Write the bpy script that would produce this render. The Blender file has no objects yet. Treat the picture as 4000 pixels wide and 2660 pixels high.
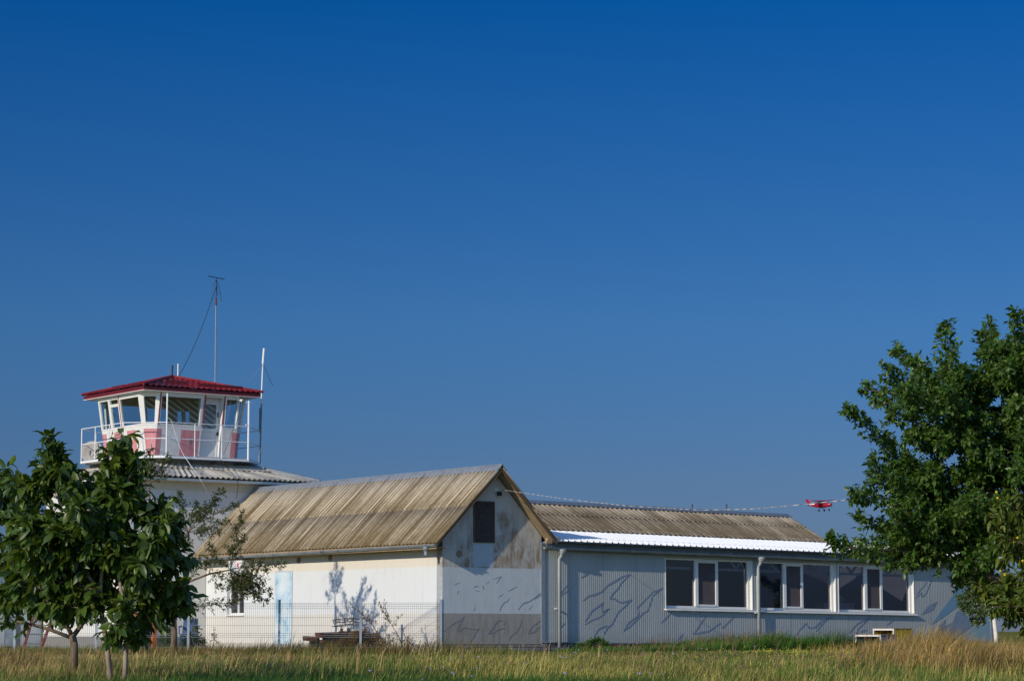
import bpy, math, random
import numpy as np
from mathutils import Vector, Matrix

# ------------------------------------------------------------------ camera, sky, sun, exposure
S = bpy.context.scene
R = math.radians
FPX, PITCH, ZC = 9190., math.atan(1135 / 9190.), .5
cam = bpy.data.cameras.new('camera')
cam.sensor_width = 36; cam.lens = FPX / 4000 * 36; cam.clip_start = .1; cam.clip_end = 20000
co = bpy.data.objects.new('camera', cam); S.collection.objects.link(co)
co.location = (0, 0, ZC); co.rotation_euler = (math.pi / 2 + PITCH, 0, 0); S.camera = co

TH = math.atan2(.592, .806); CA, SA = math.cos(TH), math.sin(TH)      # the buildings stand turned by TH
C0 = np.array([-1.7689, 60.])                                         # the corner of the gabled house
def wor(x, y, z): return (C0[0] + x * CA - y * SA, C0[1] + x * SA + y * CA, z)

SUN_EL = R(22.4)
sh = np.array([.972 * CA - .235 * SA, .972 * SA + .235 * CA]); sh /= np.hypot(*sh)
sun = bpy.data.lights.new('sun', 'SUN'); sun.energy = 3.0; sun.angle = R(.5); sun.color = (1, .90, .73)
so = bpy.data.objects.new('sun', sun); S.collection.objects.link(so); so.location = (-20, -20, 30)
so.rotation_euler = Vector((sh[0] * math.cos(SUN_EL), sh[1] * math.cos(SUN_EL), -math.sin(SUN_EL))).to_track_quat('-Z', 'Y').to_euler()
W = bpy.data.worlds.new('World'); S.world = W; W.use_nodes = True
wn, wl = W.node_tree.nodes, W.node_tree.links
sky = wn.new('ShaderNodeTexSky'); sky.sky_type = 'NISHITA'; sky.sun_disc = False
sky.sun_elevation = SUN_EL; sky.sun_rotation = math.atan2(-sh[0], -sh[1])
sky.air_density = 1.; sky.dust_density = 0.; sky.ozone_density = 4.
SKY = [(0., (.082, .108, .222)), (.06, (.103, .146, .256)), (.13, (.088, .183, .312)), (.27, (.004, .158, .345)), (.42, (.75, .85, .95)), (1., (1., 1., 1.))]
bg = wn['Background']; bg.inputs[1].default_value = .15
# a deep, polarised late-summer sky: the Nishita colour is damped towards the horizon, whatever the azimuth
stc = wn.new('ShaderNodeTexCoord'); ssx = wn.new('ShaderNodeSeparateXYZ'); wl.new(stc.outputs['Generated'], ssx.inputs[0])
srp = wn.new('ShaderNodeValToRGB'); els = srp.color_ramp.elements
while len(els) < 6: els.new(.5)
for el, (p, c) in zip(els, SKY): el.position = p; el.color = (*c, 1)
wl.new(ssx.outputs[2], srp.inputs[0])
smx = wn.new('ShaderNodeMix'); smx.data_type = 'RGBA'; smx.blend_type = 'MULTIPLY'; smx.inputs[0].default_value = 1
sdm = wn.new('ShaderNodeMapRange'); wl.new(ssx.outputs[1], sdm.inputs[0])              # only the side away from the sun is that deep
for i, x in enumerate((-.2, -.75, 0., 1.)): sdm.inputs[i + 1].default_value = x
smd = wn.new('ShaderNodeMix'); smd.data_type = 'RGBA'; wl.new(sdm.outputs[0], smd.inputs[0]); wl.new(srp.outputs[0], smd.inputs[6]); smd.inputs[7].default_value = (.64, .74, .92, 1)
wl.new(sky.outputs[0], smx.inputs[6]); wl.new(smd.outputs[2], smx.inputs[7]); wl.new(smx.outputs[2], bg.inputs[0])
S.view_settings.view_transform = 'Standard'; S.view_settings.look = 'None'
S.view_settings.exposure = .25; S.view_settings.gamma = 1

rng = np.random.default_rng(7); random.seed(7)

# ------------------------------------------------------------------ materials
def nmat(name):
    m = bpy.data.materials.new(name); m.use_nodes = True
    nt = m.node_tree; b = nt.nodes['Principled BSDF']
    def N(t, **kw):
        n = nt.nodes.new('ShaderNode' + t)
        for k, v in kw.items():
            if k.startswith('i'): n.inputs[int(k[1:])].default_value = v
            else: setattr(n, k, v)
        return n
    return m, nt, b, N, nt.links.new
def ramp(N, stops, interp='LINEAR'):
    r = N('ValToRGB'); r.color_ramp.interpolation = interp
    e = r.color_ramp.elements
    while len(e) < len(stops): e.new(.5)
    for el, (p, c) in zip(e, stops):
        el.position = p; el.color = (*c, 1) if len(c) == 3 else c
    return r
def noise(N, L, vec, scale, detail=4, rough=.6, stretch=None):
    n = N('TexNoise'); n.inputs['Scale'].default_value = scale; n.inputs['Detail'].default_value = detail; n.inputs['Roughness'].default_value = rough
    if stretch:
        mp = N('Mapping'); mp.inputs['Scale'].default_value = stretch; L(vec, mp.inputs[0]); L(mp.outputs[0], n.inputs['Vector'])
    else: L(vec, n.inputs['Vector'])
    return n.outputs['Fac']
def mixc(N, L, fac, a, b, mode='MIX'):
    m = N('Mix', data_type='RGBA', blend_type=mode)
    for s, v in ((0, fac), (6, a), (7, b)):
        if isinstance(v, (int, float)): m.inputs[s].default_value = v
        elif isinstance(v, tuple): m.inputs[s].default_value = (*v, 1)
        else: L(v, m.inputs[s])
    return m.outputs[2]
def mth(N, L, op, a, b=None):
    m = N('Math', operation=op)
    for s, v in ((0, a), (1, b)):
        if v is None: continue
        if isinstance(v, (int, float)): m.inputs[s].default_value = v
        else: L(v, m.inputs[s])
    return m.outputs[0]
def mapr(N, L, v, a, b, c=0., d=1.):
    m = N('MapRange'); L(v, m.inputs[0])
    for i, x in enumerate((a, b, c, d)): m.inputs[i + 1].default_value = x
    return m.outputs[0]
def bump(N, L, b, h, strength=.3, dist=.02):
    n = N('Bump'); n.inputs['Strength'].default_value = strength; n.inputs['Distance'].default_value = dist
    L(h, n.inputs['Height']); L(n.outputs[0], b.inputs['Normal'])

def M(name, c, c2=None, scale=4., rough=.6, metal=0., spec=.4, bmp=0., stretch=None, lo=.35, hi=.65):
    m, nt, b, N, L = nmat(name)
    c2 = c2 or tuple(x * .8 for x in c)
    tc = N('TexCoord')
    f = noise(N, L, tc.outputs['Object'], scale, 5, .65, stretch)
    r = ramp(N, ((lo, c), (hi, c2))); L(f, r.inputs[0]); L(r.outputs[0], b.inputs['Base Color'])
    b.inputs['Roughness'].default_value = rough; b.inputs['Metallic'].default_value = metal
    b.inputs['Specular IOR Level'].default_value = spec
    if bmp:
        f2 = noise(N, L, tc.outputs['Object'], scale * 6, 4, .6, stretch); bump(N, L, b, f2, bmp, .01)
    return m

def zbands(N, L, z, stops):
    """paint bands by height above the floor, 0..5 m"""
    r = ramp(N, [(p / 5., c) for p, c in stops], 'CONSTANT'); L(mth(N, L, 'DIVIDE', z, 5.), r.inputs[0]); return r.outputs[0]

rust_off = (1.57, 6.)      # the gabled house's own origin
rust_spots = [(2.15, 2.25, .34), (2.42, 2.50, .20), (2.75, 2.2, .26), (3.05, 2.35, .25), (1.75, 2.25, .22), (1.3, 2.2, .2), (.85, 2.25, .28), (1.95, 3.35, .34), (1.85, 2.75, .3), (2.3, 2.95, .3), (1.62, 2.62, .16)]
def wall_mat(name, stops, rust=0., dirt=.25, fine=.12):
    m, nt, b, N, L = nmat(name)
    tc = N('TexCoord'); ob = tc.outputs['Object']
    sx = N('SeparateXYZ'); L(ob, sx.inputs[0]); z = sx.outputs[2]
    wob = mth(N, L, 'MULTIPLY', mth(N, L, 'SUBTRACT', noise(N, L, ob, 5.), .5), .02)
    col = zbands(N, L, mth(N, L, 'ADD', z, wob), stops)
    streak = noise(N, L, ob, 1., 6, .7, (7, 7, .9))
    big = noise(N, L, ob, 1.3, 5, .65)
    d = mth(N, L, 'MULTIPLY', mapr(N, L, streak, .42, .75), mapr(N, L, big, .4, .7))
    col = mixc(N, L, mth(N, L, 'MULTIPLY', d, dirt), col, (.20, .17, .14))
    if rust:
        f = noise(N, L, ob, 1., 6, .7, (6, 6, 1.2)); g = noise(N, L, ob, 1.1, 4, .6)
        band = mth(N, L, 'MULTIPLY', mapr(N, L, z, 2.1, 2.14), mapr(N, L, z, 3.9, 2.3))
        low = mth(N, L, 'MULTIPLY', mapr(N, L, z, .95, .94), mapr(N, L, z, -.1, 1.6, .9, .1))
        msk = mth(N, L, 'MULTIPLY', mapr(N, L, f, .42, .60), mapr(N, L, g, .38, .58))
        k = mth(N, L, 'MULTIPLY', mth(N, L, 'ADD', band, mth(N, L, 'MULTIPLY', low, .8)), msk)
        col = mixc(N, L, mth(N, L, 'MULTIPLY', k, rust), col, (.17, .115, .065))
        dv = N('TexNoise'); dv.inputs['Scale'].default_value = 3.5; dv.inputs['Detail'].default_value = 5; dv.inputs['Roughness'].default_value = .7; L(ob, dv.inputs['Vector'])
        pv = N('VectorMath', operation='MULTIPLY_ADD'); L(dv.outputs['Color'], pv.inputs[0]); pv.inputs[1].default_value = (.5, .5, .9); L(ob, pv.inputs[2])
        acc = None
        for bx, bz, br_ in rust_spots:
            ds = N('VectorMath', operation='DISTANCE'); L(pv.outputs[0], ds.inputs[0]); ds.inputs[1].default_value = (bx - rust_off[0] + .25, -rust_off[1] + .25, bz + .45)
            q = mapr(N, L, ds.outputs['Value'], br_, br_ * .35); acc = q if acc is None else mth(N, L, 'MAXIMUM', acc, q)
        acc = mth(N, L, 'MULTIPLY', acc, mth(N, L, 'MULTIPLY', mapr(N, L, f, .3, .55), mapr(N, L, z, 2.11, 2.13)))
        col = mixc(N, L, mth(N, L, 'MULTIPLY', acc, .75), col, (.235, .15, .07))
    fn = noise(N, L, ob, 40., 3)
    col = mixc(N, L, fine, col, fn, 'MULTIPLY') if False else col
    L(col, b.inputs['Base Color']); b.inputs['Roughness'].default_value = .85; b.inputs['Specular IOR Level'].default_value = .2
    bump(N, L, b, mth(N, L, 'ADD', fn, mth(N, L, 'MULTIPLY', big, 1.5)), .22, .02)
    return m

def attr_mat(name, rough=.6, trans=0., spec=.3, boost=(1, 1, 1)):
    """colour comes from the 'tint' attribute of each leaf or blade"""
    m, nt, b, N, L = nmat(name)
    a = N('Attribute', attribute_name='tint')
    L(a.outputs['Color'], b.inputs['Base Color']); b.inputs['Roughness'].default_value = rough; b.inputs['Specular IOR Level'].default_value = spec
    if trans:
        t = N('BsdfTranslucent'); L(mixc(N, L, 1., a.outputs['Color'], boost, 'MULTIPLY'), t.inputs[0])
        mx = N('MixShader'); mx.inputs[0].default_value = trans
        L(b.outputs[0], mx.inputs[1]); L(t.outputs[0], mx.inputs[2]); L(mx.outputs[0], nt.nodes['Material Output'].inputs[0])
    return m

def asbestos(name, light, dark, row=1.5, darken=0., streaks=1., pitch=.177):
    """weathered fibre-cement sheets; attribute 'st' = metres along the ridge, metres down from the ridge"""
    m, nt, b, N, L = nmat(name)
    a = N('Attribute', attribute_name='st'); v = a.outputs['Vector']
    sx = N('SeparateXYZ'); L(v, sx.inputs[0]); s, t = sx.outputs[0], sx.outputs[1]
    st1 = noise(N, L, v, 1., 5, .7, (8.5, .5, 1)); st2 = noise(N, L, v, 1., 4, .7, (1.3, .7, 1)); st3 = noise(N, L, v, 9., 5, .7)
    sheet = N('TexWhiteNoise', noise_dimensions='1D'); L(mth(N, L, 'FLOOR', mth(N, L, 'DIVIDE', s, .53)), sheet.inputs[1])
    tr = mth(N, L, 'DIVIDE', t, row)
    frac = mth(N, L, 'FRACT', tr); up = mapr(N, L, frac, 0., .9)
    rowi = mapr(N, L, tr, .95, 1.05)
    g = mth(N, L, 'ADD', mth(N, L, 'MULTIPLY', up, mth(N, L, 'SUBTRACT', .62, mth(N, L, 'MULTIPLY', rowi, .4))), mth(N, L, 'MULTIPLY', rowi, .5))
    k = mth(N, L, 'ADD', mth(N, L, 'ADD', g, mth(N, L, 'MULTIPLY', mth(N, L, 'SUBTRACT', st1, .5), 1.7 * streaks)),
            mth(N, L, 'ADD', mth(N, L, 'MULTIPLY', mth(N, L, 'SUBTRACT', st2, .5), .7), mth(N, L, 'MULTIPLY', mth(N, L, 'SUBTRACT', sheet.outputs[0], .5), .3)))
    k = mth(N, L, 'ADD', mth(N, L, 'ADD', k, mth(N, L, 'MULTIPLY', mth(N, L, 'SUBTRACT', st3, .5), .7)), mth(N, L, 'SUBTRACT', darken, mth(N, L, 'MULTIPLY', mth(N, L, 'COSINE', mth(N, L, 'MULTIPLY', s, 2 * math.pi / pitch)), .24)))  # cosine darkens the valleys: dirt plus corrugation shading painted into the colour
    seam = mapr(N, L, mth(N, L, 'ABSOLUTE', mth(N, L, 'SUBTRACT', mth(N, L, 'FRACT', mth(N, L, 'DIVIDE', s, .885)), .5)), .455, .49)
    k = mth(N, L, 'ADD', k, mth(N, L, 'MULTIPLY', seam, .7))
    wv = mth(N, L, 'FLOOR', mth(N, L, 'ADD', mth(N, L, 'DIVIDE', s, pitch), .5)); wr = N('TexWhiteNoise', noise_dimensions='1D'); L(wv, wr.inputs[1])
    w2 = N('TexWhiteNoise', noise_dimensions='1D'); L(mth(N, L, 'ADD', wv, 77.3), w2.inputs[1])
    ln = mth(N, L, 'ADD', mth(N, L, 'MULTIPLY', w2.outputs[0], row * 1.5), row * .25)
    stk = mth(N, L, 'MULTIPLY', mth(N, L, 'GREATER_THAN', wr.outputs[0], .62), mapr(N, L, mth(N, L, 'SUBTRACT', ln, t), 0., row * .3))
    cs = mth(N, L, 'COSINE', mth(N, L, 'MULTIPLY', s, 2 * math.pi / pitch))
    k = mth(N, L, 'SUBTRACT', k, mth(N, L, 'MULTIPLY', mth(N, L, 'MULTIPLY', stk, mapr(N, L, cs, .1, .8)), .8 * streaks))
    r = ramp(N, ((0., light), (.5, tuple((x + y) / 2.2 for x, y in zip(light, dark))), (1., dark))); L(k, r.inputs[0])
    L(r.outputs[0], b.inputs['Base Color']); b.inputs['Roughness'].default_value = .9; b.inputs['Specular IOR Level'].default_value = .15
    bump(N, L, b, st3, .3, .01)
    return m

def glass_mat(name, refl=.06, tint=(.55, .6, .62), ior=1.45):
    m, nt, b, N, L = nmat(name)
    t = N('BsdfTransparent'); t.inputs[0].default_value = (*tint, 1)
    g = N('BsdfGlossy'); g.inputs['Roughness'].default_value = .02
    f = N('Fresnel'); f.inputs[0].default_value = ior
    mx = N('MixShader'); ge = N('NewGeometry')
    L(mth(N, L, 'MULTIPLY', mth(N, L, 'ADD', f.outputs[0], refl - .04), mth(N, L, 'SUBTRACT', 1., ge.outputs['Backfacing'])), mx.inputs[0]); L(t.outputs[0], mx.inputs[1]); L(g.outputs[0], mx.inputs[2])
    L(mx.outputs[0], nt.nodes['Material Output'].inputs[0]); return m

mt = {}
mt['wall_side'] = wall_mat('side_wall_paint', [(0, (.46, .43, .38)), (.16, (.665, .635, .595)), (.95, (.685, .70, .71)), (2.13, (.70, .65, .57))], 0., .22)
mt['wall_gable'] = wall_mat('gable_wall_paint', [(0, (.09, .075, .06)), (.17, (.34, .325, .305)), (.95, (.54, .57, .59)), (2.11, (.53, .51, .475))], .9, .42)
mt['wall_tower'] = wall_mat('tower_wall_paint', [(0, (.22, .21, .20)), (.35, (.70, .69, .66)), (3.9, (.66, .66, .64)), (4.6, (.6, .56, .48))], 0., .2)
mt['roof_l'] = asbestos('weathered_sheet_roof', (.50, .415, .30), (.145, .105, .055), 1.5, .17, 1.25)
mt['roof_r'] = asbestos('weathered_sheet_roof_back', (.47, .40, .31), (.125, .098, .064), .95, .22)
mt['roof_b'] = asbestos('pale_sheet_roof', (.52, .49, .43), (.33, .30, .25), 1.2, -.25, .5)
mt['galv'] = M('galvanised_steel', (.36, .40, .45), (.27, .31, .36), 3, .42, .5, .5)
mt['galv_pale'] = M('pale_steel', (.50, .53, .55), (.42, .45, .48), 3, .45, .2)
mt['galv_dark'] = M('aged_galvanised_steel', (.20, .23, .26), (.14, .16, .19), 3, .5, .4)
mt['white_metal'] = M('white_painted_steel', (.80, .81, .83), (.74, .75, .76), 2, .4)
mt['white_paint'] = M('white_paint', (.78, .77, .75), (.60, .58, .54), 2.2, .55, stretch=(3, 3, .8), lo=.45, hi=.8)
mt['upvc'] = M('white_plastic_frame', (.78, .77, .74), (.72, .71, .68), 2, .4)
mt['wood_old'] = M('weathered_board', (.15, .095, .055), (.09, .06, .038), 3, .85, bmp=.3, stretch=(8, 1, 8))
mt['wood_pale'] = M('pale_timber', (.36, .27, .17), (.25, .18, .11), 4, .8)
mt['osb'] = M('dark_board', (.075, .055, .05), (.035, .028, .028), 14, .85, bmp=.4)
mt['patch'] = M('patch_paint', (.46, .50, .54), (.40, .44, .48), 3, .85)
mt['red_roof'] = M('red_tile_sheet', (.26, .02, .028), (.15, .012, .018), 1.6, .6, 0, .2)
mt['red_dark'] = M('dark_red_trim', (.14, .012, .018), (.10, .009, .014), 3, .45)
mt['pink'] = M('faded_pink_paint', (.68, .31, .325), (.55, .21, .23), 2., .6, stretch=(3, 3, .8))
mt['red_line'] = M('red_trim_strip', (.36, .05, .07), None, 4, .5)
mt['concrete'] = M('grey_concrete', (.34, .33, .31), (.25, .24, .23), 3, .9, bmp=.3)
mt['dark'] = M('dark_metal', (.02, .02, .025), (.012, .012, .015), 4, .5)
mt['dark_red_pipe'] = M('dark_pipe', (.05, .03, .035), None, 4, .6)
mt['ceil'] = M('brown_ceiling_board', (.36, .27, .19), (.28, .20, .14), 4, .8)
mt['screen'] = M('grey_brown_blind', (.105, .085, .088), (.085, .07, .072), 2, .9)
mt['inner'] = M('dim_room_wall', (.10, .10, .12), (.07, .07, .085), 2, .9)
mt['glass'] = glass_mat('window_glass', .13, (.62, .63, .70))
mt['glass_t'] = glass_mat('cab_glass', .10, (.86, .92, .95))
mt['rust'] = M('rusted_iron', (.20, .075, .028), (.08, .035, .02), 5, .9, bmp=.5)
mt['slate'] = M('blue_grey_crate', (.17, .22, .26), (.11, .14, .17), 5, .8)
mt['blue'] = M('blue_paint', (.03, .085, .22), (.022, .065, .17), 4, .5)
mt['yellow'] = M('ochre_yellow_paint', (.46, .30, .012), (.36, .23, .012), 5, .6)
mt['orange'] = M('orange_painted_timber', (.42, .12, .03), (.33, .09, .025), 5, .7)
mt['ladder_red'] = M('worn_red_paint', (.30, .035, .035), (.20, .03, .025), 6, .55)
mt['plane_red'] = M('red_aircraft_paint', (.33, .006, .034), (.28, .005, .03), 2, .3, 0, .5)
mt['wing_red'] = M('sunlit_wing_red', (.44, .035, .12), (.38, .03, .10), 2, .3, 0, .5)  # lighter red than the fuselage: sunlight on the wing put into the colour
mt['dish_paint'] = M('weathered_dish_paint', (.46, .44, .40), (.34, .32, .28), 3, .6)
mt['rubber'] = M('black_rubber', (.015, .015, .018), None, 4, .7)
mt['crack'] = M('grey_mural_line', (.17, .19, .22), (.20, .22, .25), 6, .8)
mt['crack_clad'] = M('blue_mural_line', (.16, .205, .295), (.20, .245, .325), 6, .6)
mt['mural_blue'] = M('mural_blue', (.125, .25, .36), (.15, .27, .37), 3, .6)
mt['mural_light'] = M('mural_light_blue', (.22, .33, .39), (.20, .30, .36), 3, .6)
mt['bark'] = M('grey_brown_bark', (.22, .16, .11), (.09, .065, .045), 5, .9, bmp=.6, stretch=(3, 3, .7))
mt['bark_pale'] = M('pale_bark', (.42, .33, .25), (.20, .15, .11), 5, .85, bmp=.4, stretch=(2, 2, .8))
mt['bark_white'] = M('white_bark', (.74, .68, .62), (.40, .33, .29), 3, .8, stretch=(1, 1, 5), lo=.5, hi=.7)
mt['leaf'] = attr_mat('leaf', .42, .30, .45, (1.9, 1.6, .5))
mt['leaf_soft'] = attr_mat('small_leaf', .5, .28, .35, (1.9, 1.6, .5))
mt['blade'] = attr_mat('grass_blade', .65, .30, .15, (1.4, 1.3, .8))
mt['petal'] = attr_mat('petal', .6, .3, .2)
mt['fruit'] = M('yellow_fruit', (.55, .38, .02), (.42, .32, .03), 8, .5)

# cladding: painted corrugated sheet with narrow ribs
m, nt, b, N, L = nmat('grey_ribbed_cladding')
tc = N('TexCoord'); ob = tc.outputs['Object']; sx = N('SeparateXYZ'); L(ob, sx.inputs[0])
wv = mth(N, L, 'SINE', mth(N, L, 'MULTIPLY', sx.outputs[0], 2 * math.pi / .068))
big = noise(N, L, ob, .9, 5, .65, (1, 1, .5))
cc = mixc(N, L, mapr(N, L, big, .35, .7), (.41, .43, .425), (.345, .365, .36))
jn = mapr(N, L, mth(N, L, 'ABSOLUTE', mth(N, L, 'SUBTRACT', mth(N, L, 'FRACT', mth(N, L, 'DIVIDE', sx.outputs[0], 1.13)), .5)), .482, .49)
cc = mixc(N, L, mth(N, L, 'MULTIPLY', jn, .35), cc, (.16, .17, .18))
run = mapr(N, L, noise(N, L, ob, 1., 5, .7, (9, 9, .5)), .52, .75); cc = mixc(N, L, mth(N, L, 'MULTIPLY', run, .28), cc, (.24, .23, .20))
spl = mth(N, L, 'MULTIPLY', mapr(N, L, mth(N, L, 'ADD', sx.outputs[2], mth(N, L, 'MULTIPLY', noise(N, L, ob, 4., 5, .7), .5)), .75, .3), .5); cc = mixc(N, L, spl, cc, (.22, .20, .16))
L(cc, b.inputs['Base Color'])
b.inputs['Roughness'].default_value = .55; b.inputs['Specular IOR Level'].default_value = .3
bump(N, L, b, wv, .7, .003); mt['clad'] = m
# door: flaking pale blue
m, nt, b, N, L = nmat('flaking_pale_blue_door')
tc = N('TexCoord'); ob = tc.outputs['Object']
f = noise(N, L, ob, 1.7, 5, .6); g = noise(N, L, ob, 1., 4, .6, (9, 9, .8))
c = ramp(N, ((.38, (.66, .72, .76)), (.52, (.50, .64, .74)), (.66, (.20, .40, .56)))); L(mth(N, L, 'ADD', f, mth(N, L, 'MULTIPLY', mth(N, L, 'SUBTRACT', g, .5), .25)), c.inputs[0])
L(c.outputs[0], b.inputs['Base Color']); b.inputs['Roughness'].default_value = .7; mt['door'] = m
# plinth bricks
m, nt, b, N, L = nmat('rough_stone_plinth')
tc = N('TexCoord'); br = N('TexBrick'); mp = N('Mapping'); mp.inputs['Rotation'].default_value = (R(90), 0, 0)
L(tc.outputs['Object'], mp.inputs[0]); L(mp.outputs[0], br.inputs['Vector'])
for i, cc in ((1, (.25, .235, .22, 1)), (2, (.17, .16, .15, 1)), (3, (.06, .055, .05, 1))): br.inputs[i].default_value = cc
br.inputs['Scale'].default_value = 2.6; br.inputs['Mortar Size'].default_value = .03
L(br.outputs[0], b.inputs['Base Color']); b.inputs['Roughness'].default_value = .95
bump(N, L, b, br.outputs[1], -.6, .02); mt['plinth'] = m
# blind with slanting pale stripes (the partition in the cab)
m, nt, b, N, L = nmat('striped_partition')
tc = N('TexCoord'); sx = N('SeparateXYZ'); L(tc.outputs['Object'], sx.inputs[0])
w = mth(N, L, 'ADD', mth(N, L, 'MULTIPLY', sx.outputs[0], .62), sx.outputs[2])
w = mth(N, L, 'ADD', w, mth(N, L, 'MULTIPLY', noise(N, L, tc.outputs['Object'], 2.), .12))
k = mapr(N, L, mth(N, L, 'SINE', mth(N, L, 'MULTIPLY', w, 2 * math.pi / .19)), -.1, .5)
L(mixc(N, L, k, (.30, .25, .20), (.85, .80, .70)), b.inputs['Base Color']); b.inputs['Roughness'].default_value = .8; mt['stripe'] = m
# red and white tape: short twisted flashes
m, nt, b, N, L = nmat('red_white_barrier_tape')
a = N('Attribute', attribute_name='st'); sx = N('SeparateXYZ'); L(a.outputs['Vector'], sx.inputs[0])
k = mapr(N, L, mth(N, L, 'SINE', mth(N, L, 'MULTIPLY', sx.outputs[0], 2 * math.pi / .43)), .45, .7)
L(mixc(N, L, k, (.58, .53, .48), (.32, .27, .26)), b.inputs['Base Color']); mt['tape'] = m

# ------------------------------------------------------------------ object helpers
OFF = {}
def link(o): S.collection.objects.link(o); return o
def tag(o, label=None, cat=None, group=None, kind=None):
    for k, v in (('label', label), ('category', cat), ('group', group), ('kind', kind)):
        if v: o[k] = v
    return o
def thing(name, label, cat, loc=(0, 0, 0), local=True, group=None):
    """an Empty at the thing's base; its parts are given in building coordinates (local) or world coordinates"""
    o = link(bpy.data.objects.new(name, None)); o.empty_display_size = .3
    o.location = wor(*loc) if local else loc
    o.rotation_euler = (0, 0, TH if local else 0); OFF[o] = np.array(loc, float)
    return tag(o, label, cat, group)

class MB:
    def __init__(s): s.v, s.f, s.m, s.st = [], [], [], []
    def add(s, vs, fs, m=0, st=None):
        n = len(s.v); s.v += [tuple(map(float, p)) for p in vs]; s.f += [tuple(i + n for i in f) for f in fs]; s.m += [m] * len(fs)
        s.st += list(st) if st is not None else [(0, 0, 0)] * len(vs); return s
    def box(s, x0, x1, y0, y1, z0, z1, m=0):
        return s.add([(x, y, z) for z in (z0, z1) for x, y in ((x0, y0), (x1, y0), (x1, y1), (x0, y1))],
                     [(3, 2, 1, 0), (4, 5, 6, 7), (0, 1, 5, 4), (1, 2, 6, 5), (2, 3, 7, 6), (3, 0, 4, 7)], m)
    def hexa(s, bot, top, m=0):
        n = len(bot)
        return s.add(list(bot) + list(top), [tuple(range(n))[::-1], tuple(range(n, 2 * n))] + [(i, (i + 1) % n, n + (i + 1) % n, n + i) for i in range(n)], m)
    def bar(s, p, q, w, h, m=0, up=(0, 0, 1)):
        p, q = np.array(p, float), np.array(q, float); d = q - p; d /= np.linalg.norm(d)
        a = np.cross(d, up); na = np.linalg.norm(a)
        if na < 1e-4: a = np.cross(d, (1, 0, 0)); na = np.linalg.norm(a)
        a /= na; c = np.cross(a, d); o = [(-w / 2, -h / 2), (w / 2, -h / 2), (w / 2, h / 2), (-w / 2, h / 2)]
        return s.hexa([p + a * i + c * j for i, j in o], [q + a * i + c * j for i, j in o], m)
    def tube(s, pts, r, n=8, m=0, cap=True):
        pts = [np.array(p, float) for p in pts]; k = len(pts)
        rs = r if hasattr(r, '__len__') else [r] * k
        vs = []; ref = None
        for i, p in enumerate(pts):
            d = pts[min(i + 1, k - 1)] - pts[max(i - 1, 0)]; d = d / (np.linalg.norm(d) + 1e-9)
            if ref is None: ref = np.array((1., 0, 0)) if abs(d[0]) < .8 else np.array((0, 1., 0))
            a = ref - d * ref.dot(d); a /= np.linalg.norm(a); c = np.cross(d, a); ref = a
            for j in range(n):
                t = 2 * math.pi * j / n; vs.append(p + rs[i] * (a * math.cos(t) + c * math.sin(t)))
        fs = [(i * n + j, i * n + (j + 1) % n, (i + 1) * n + (j + 1) % n, (i + 1) * n + j) for i in range(k - 1) for j in range(n)]
        if cap: fs += [tuple(range(n))[::-1], tuple(range((k - 1) * n, k * n))]
        return s.add(vs, fs, m)
    def lathe(s, prof, c=(0, 0, 0), ax=(0, 0, 1), n=20, m=0):
        ax = np.array(ax, float); ax /= np.linalg.norm(ax); a = np.cross(ax, (0, 0, 1.) if abs(ax[2]) < .9 else (1., 0, 0)); a /= np.linalg.norm(a); b_ = np.cross(ax, a)
        vs = [np.array(c) + ax * h + r * (a * math.cos(2 * math.pi * j / n) + b_ * math.sin(2 * math.pi * j / n)) for r, h in prof for j in range(n)]
        fs = [(i * n + j, i * n + (j + 1) % n, (i + 1) * n + (j + 1) % n, (i + 1) * n + j) for i in range(len(prof) - 1) for j in range(n)]
        return s.add(vs, fs, m)
    def strip(s, pts, w, fix, m=0):
        """painted line: flat strip through 2-D points, fix(u, v) puts it on the wall; width tapers at the ends"""
        p = np.array(pts, float); k = len(p)
        vs = []
        for i in range(k):
            d = p[min(i + 1, k - 1)] - p[max(i - 1, 0)]; d /= np.linalg.norm(d) + 1e-9
            ww = w * (.45 if i in (0, k - 1) else random.uniform(.75, 1.25)) / 2
            for sg in (-1, 1): vs.append(fix(*(p[i] + sg * ww * np.array((-d[1], d[0])))))
        return s.add(vs, [(2 * i, 2 * i + 1, 2 * i + 3, 2 * i + 2) for i in range(k - 1)], m)
    def build(s, name, mats, parent=None, smooth=False, warp=None, bevel=0, solid=0):
        off = OFF.get(parent, np.zeros(3)); me = bpy.data.meshes.new(name)
        v = np.array(s.v, float).reshape(-1, 3)
        if warp: v = warp(v)
        me.from_pydata((v - off).tolist(), [], s.f)
        for mm in (mats if isinstance(mats, (list, tuple)) else [mats]): me.materials.append(mt[mm])
        me.polygons.foreach_set('material_index', s.m)
        if any(x != (0, 0, 0) for x in s.st[:4]) or any(x != (0, 0, 0) for x in s.st[-4:]):
            at_ = me.attributes.new('st', 'FLOAT_VECTOR', 'POINT'); at_.data.foreach_set('vector', np.array(s.st, np.float32).ravel())
        if smooth: me.polygons.foreach_set('use_smooth', [True] * len(me.polygons))
        me.update(); o = link(bpy.data.objects.new(name, me)); OFF[o] = off
        if parent: o.parent = parent
        if bevel: bm_ = o.modifiers.new('bevel', 'BEVEL'); bm_.width = bevel; bm_.segments = 2
        if solid: sm = o.modifiers.new('solidify', 'SOLIDIFY'); sm.thickness = solid; sm.offset = 0
        return o

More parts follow.
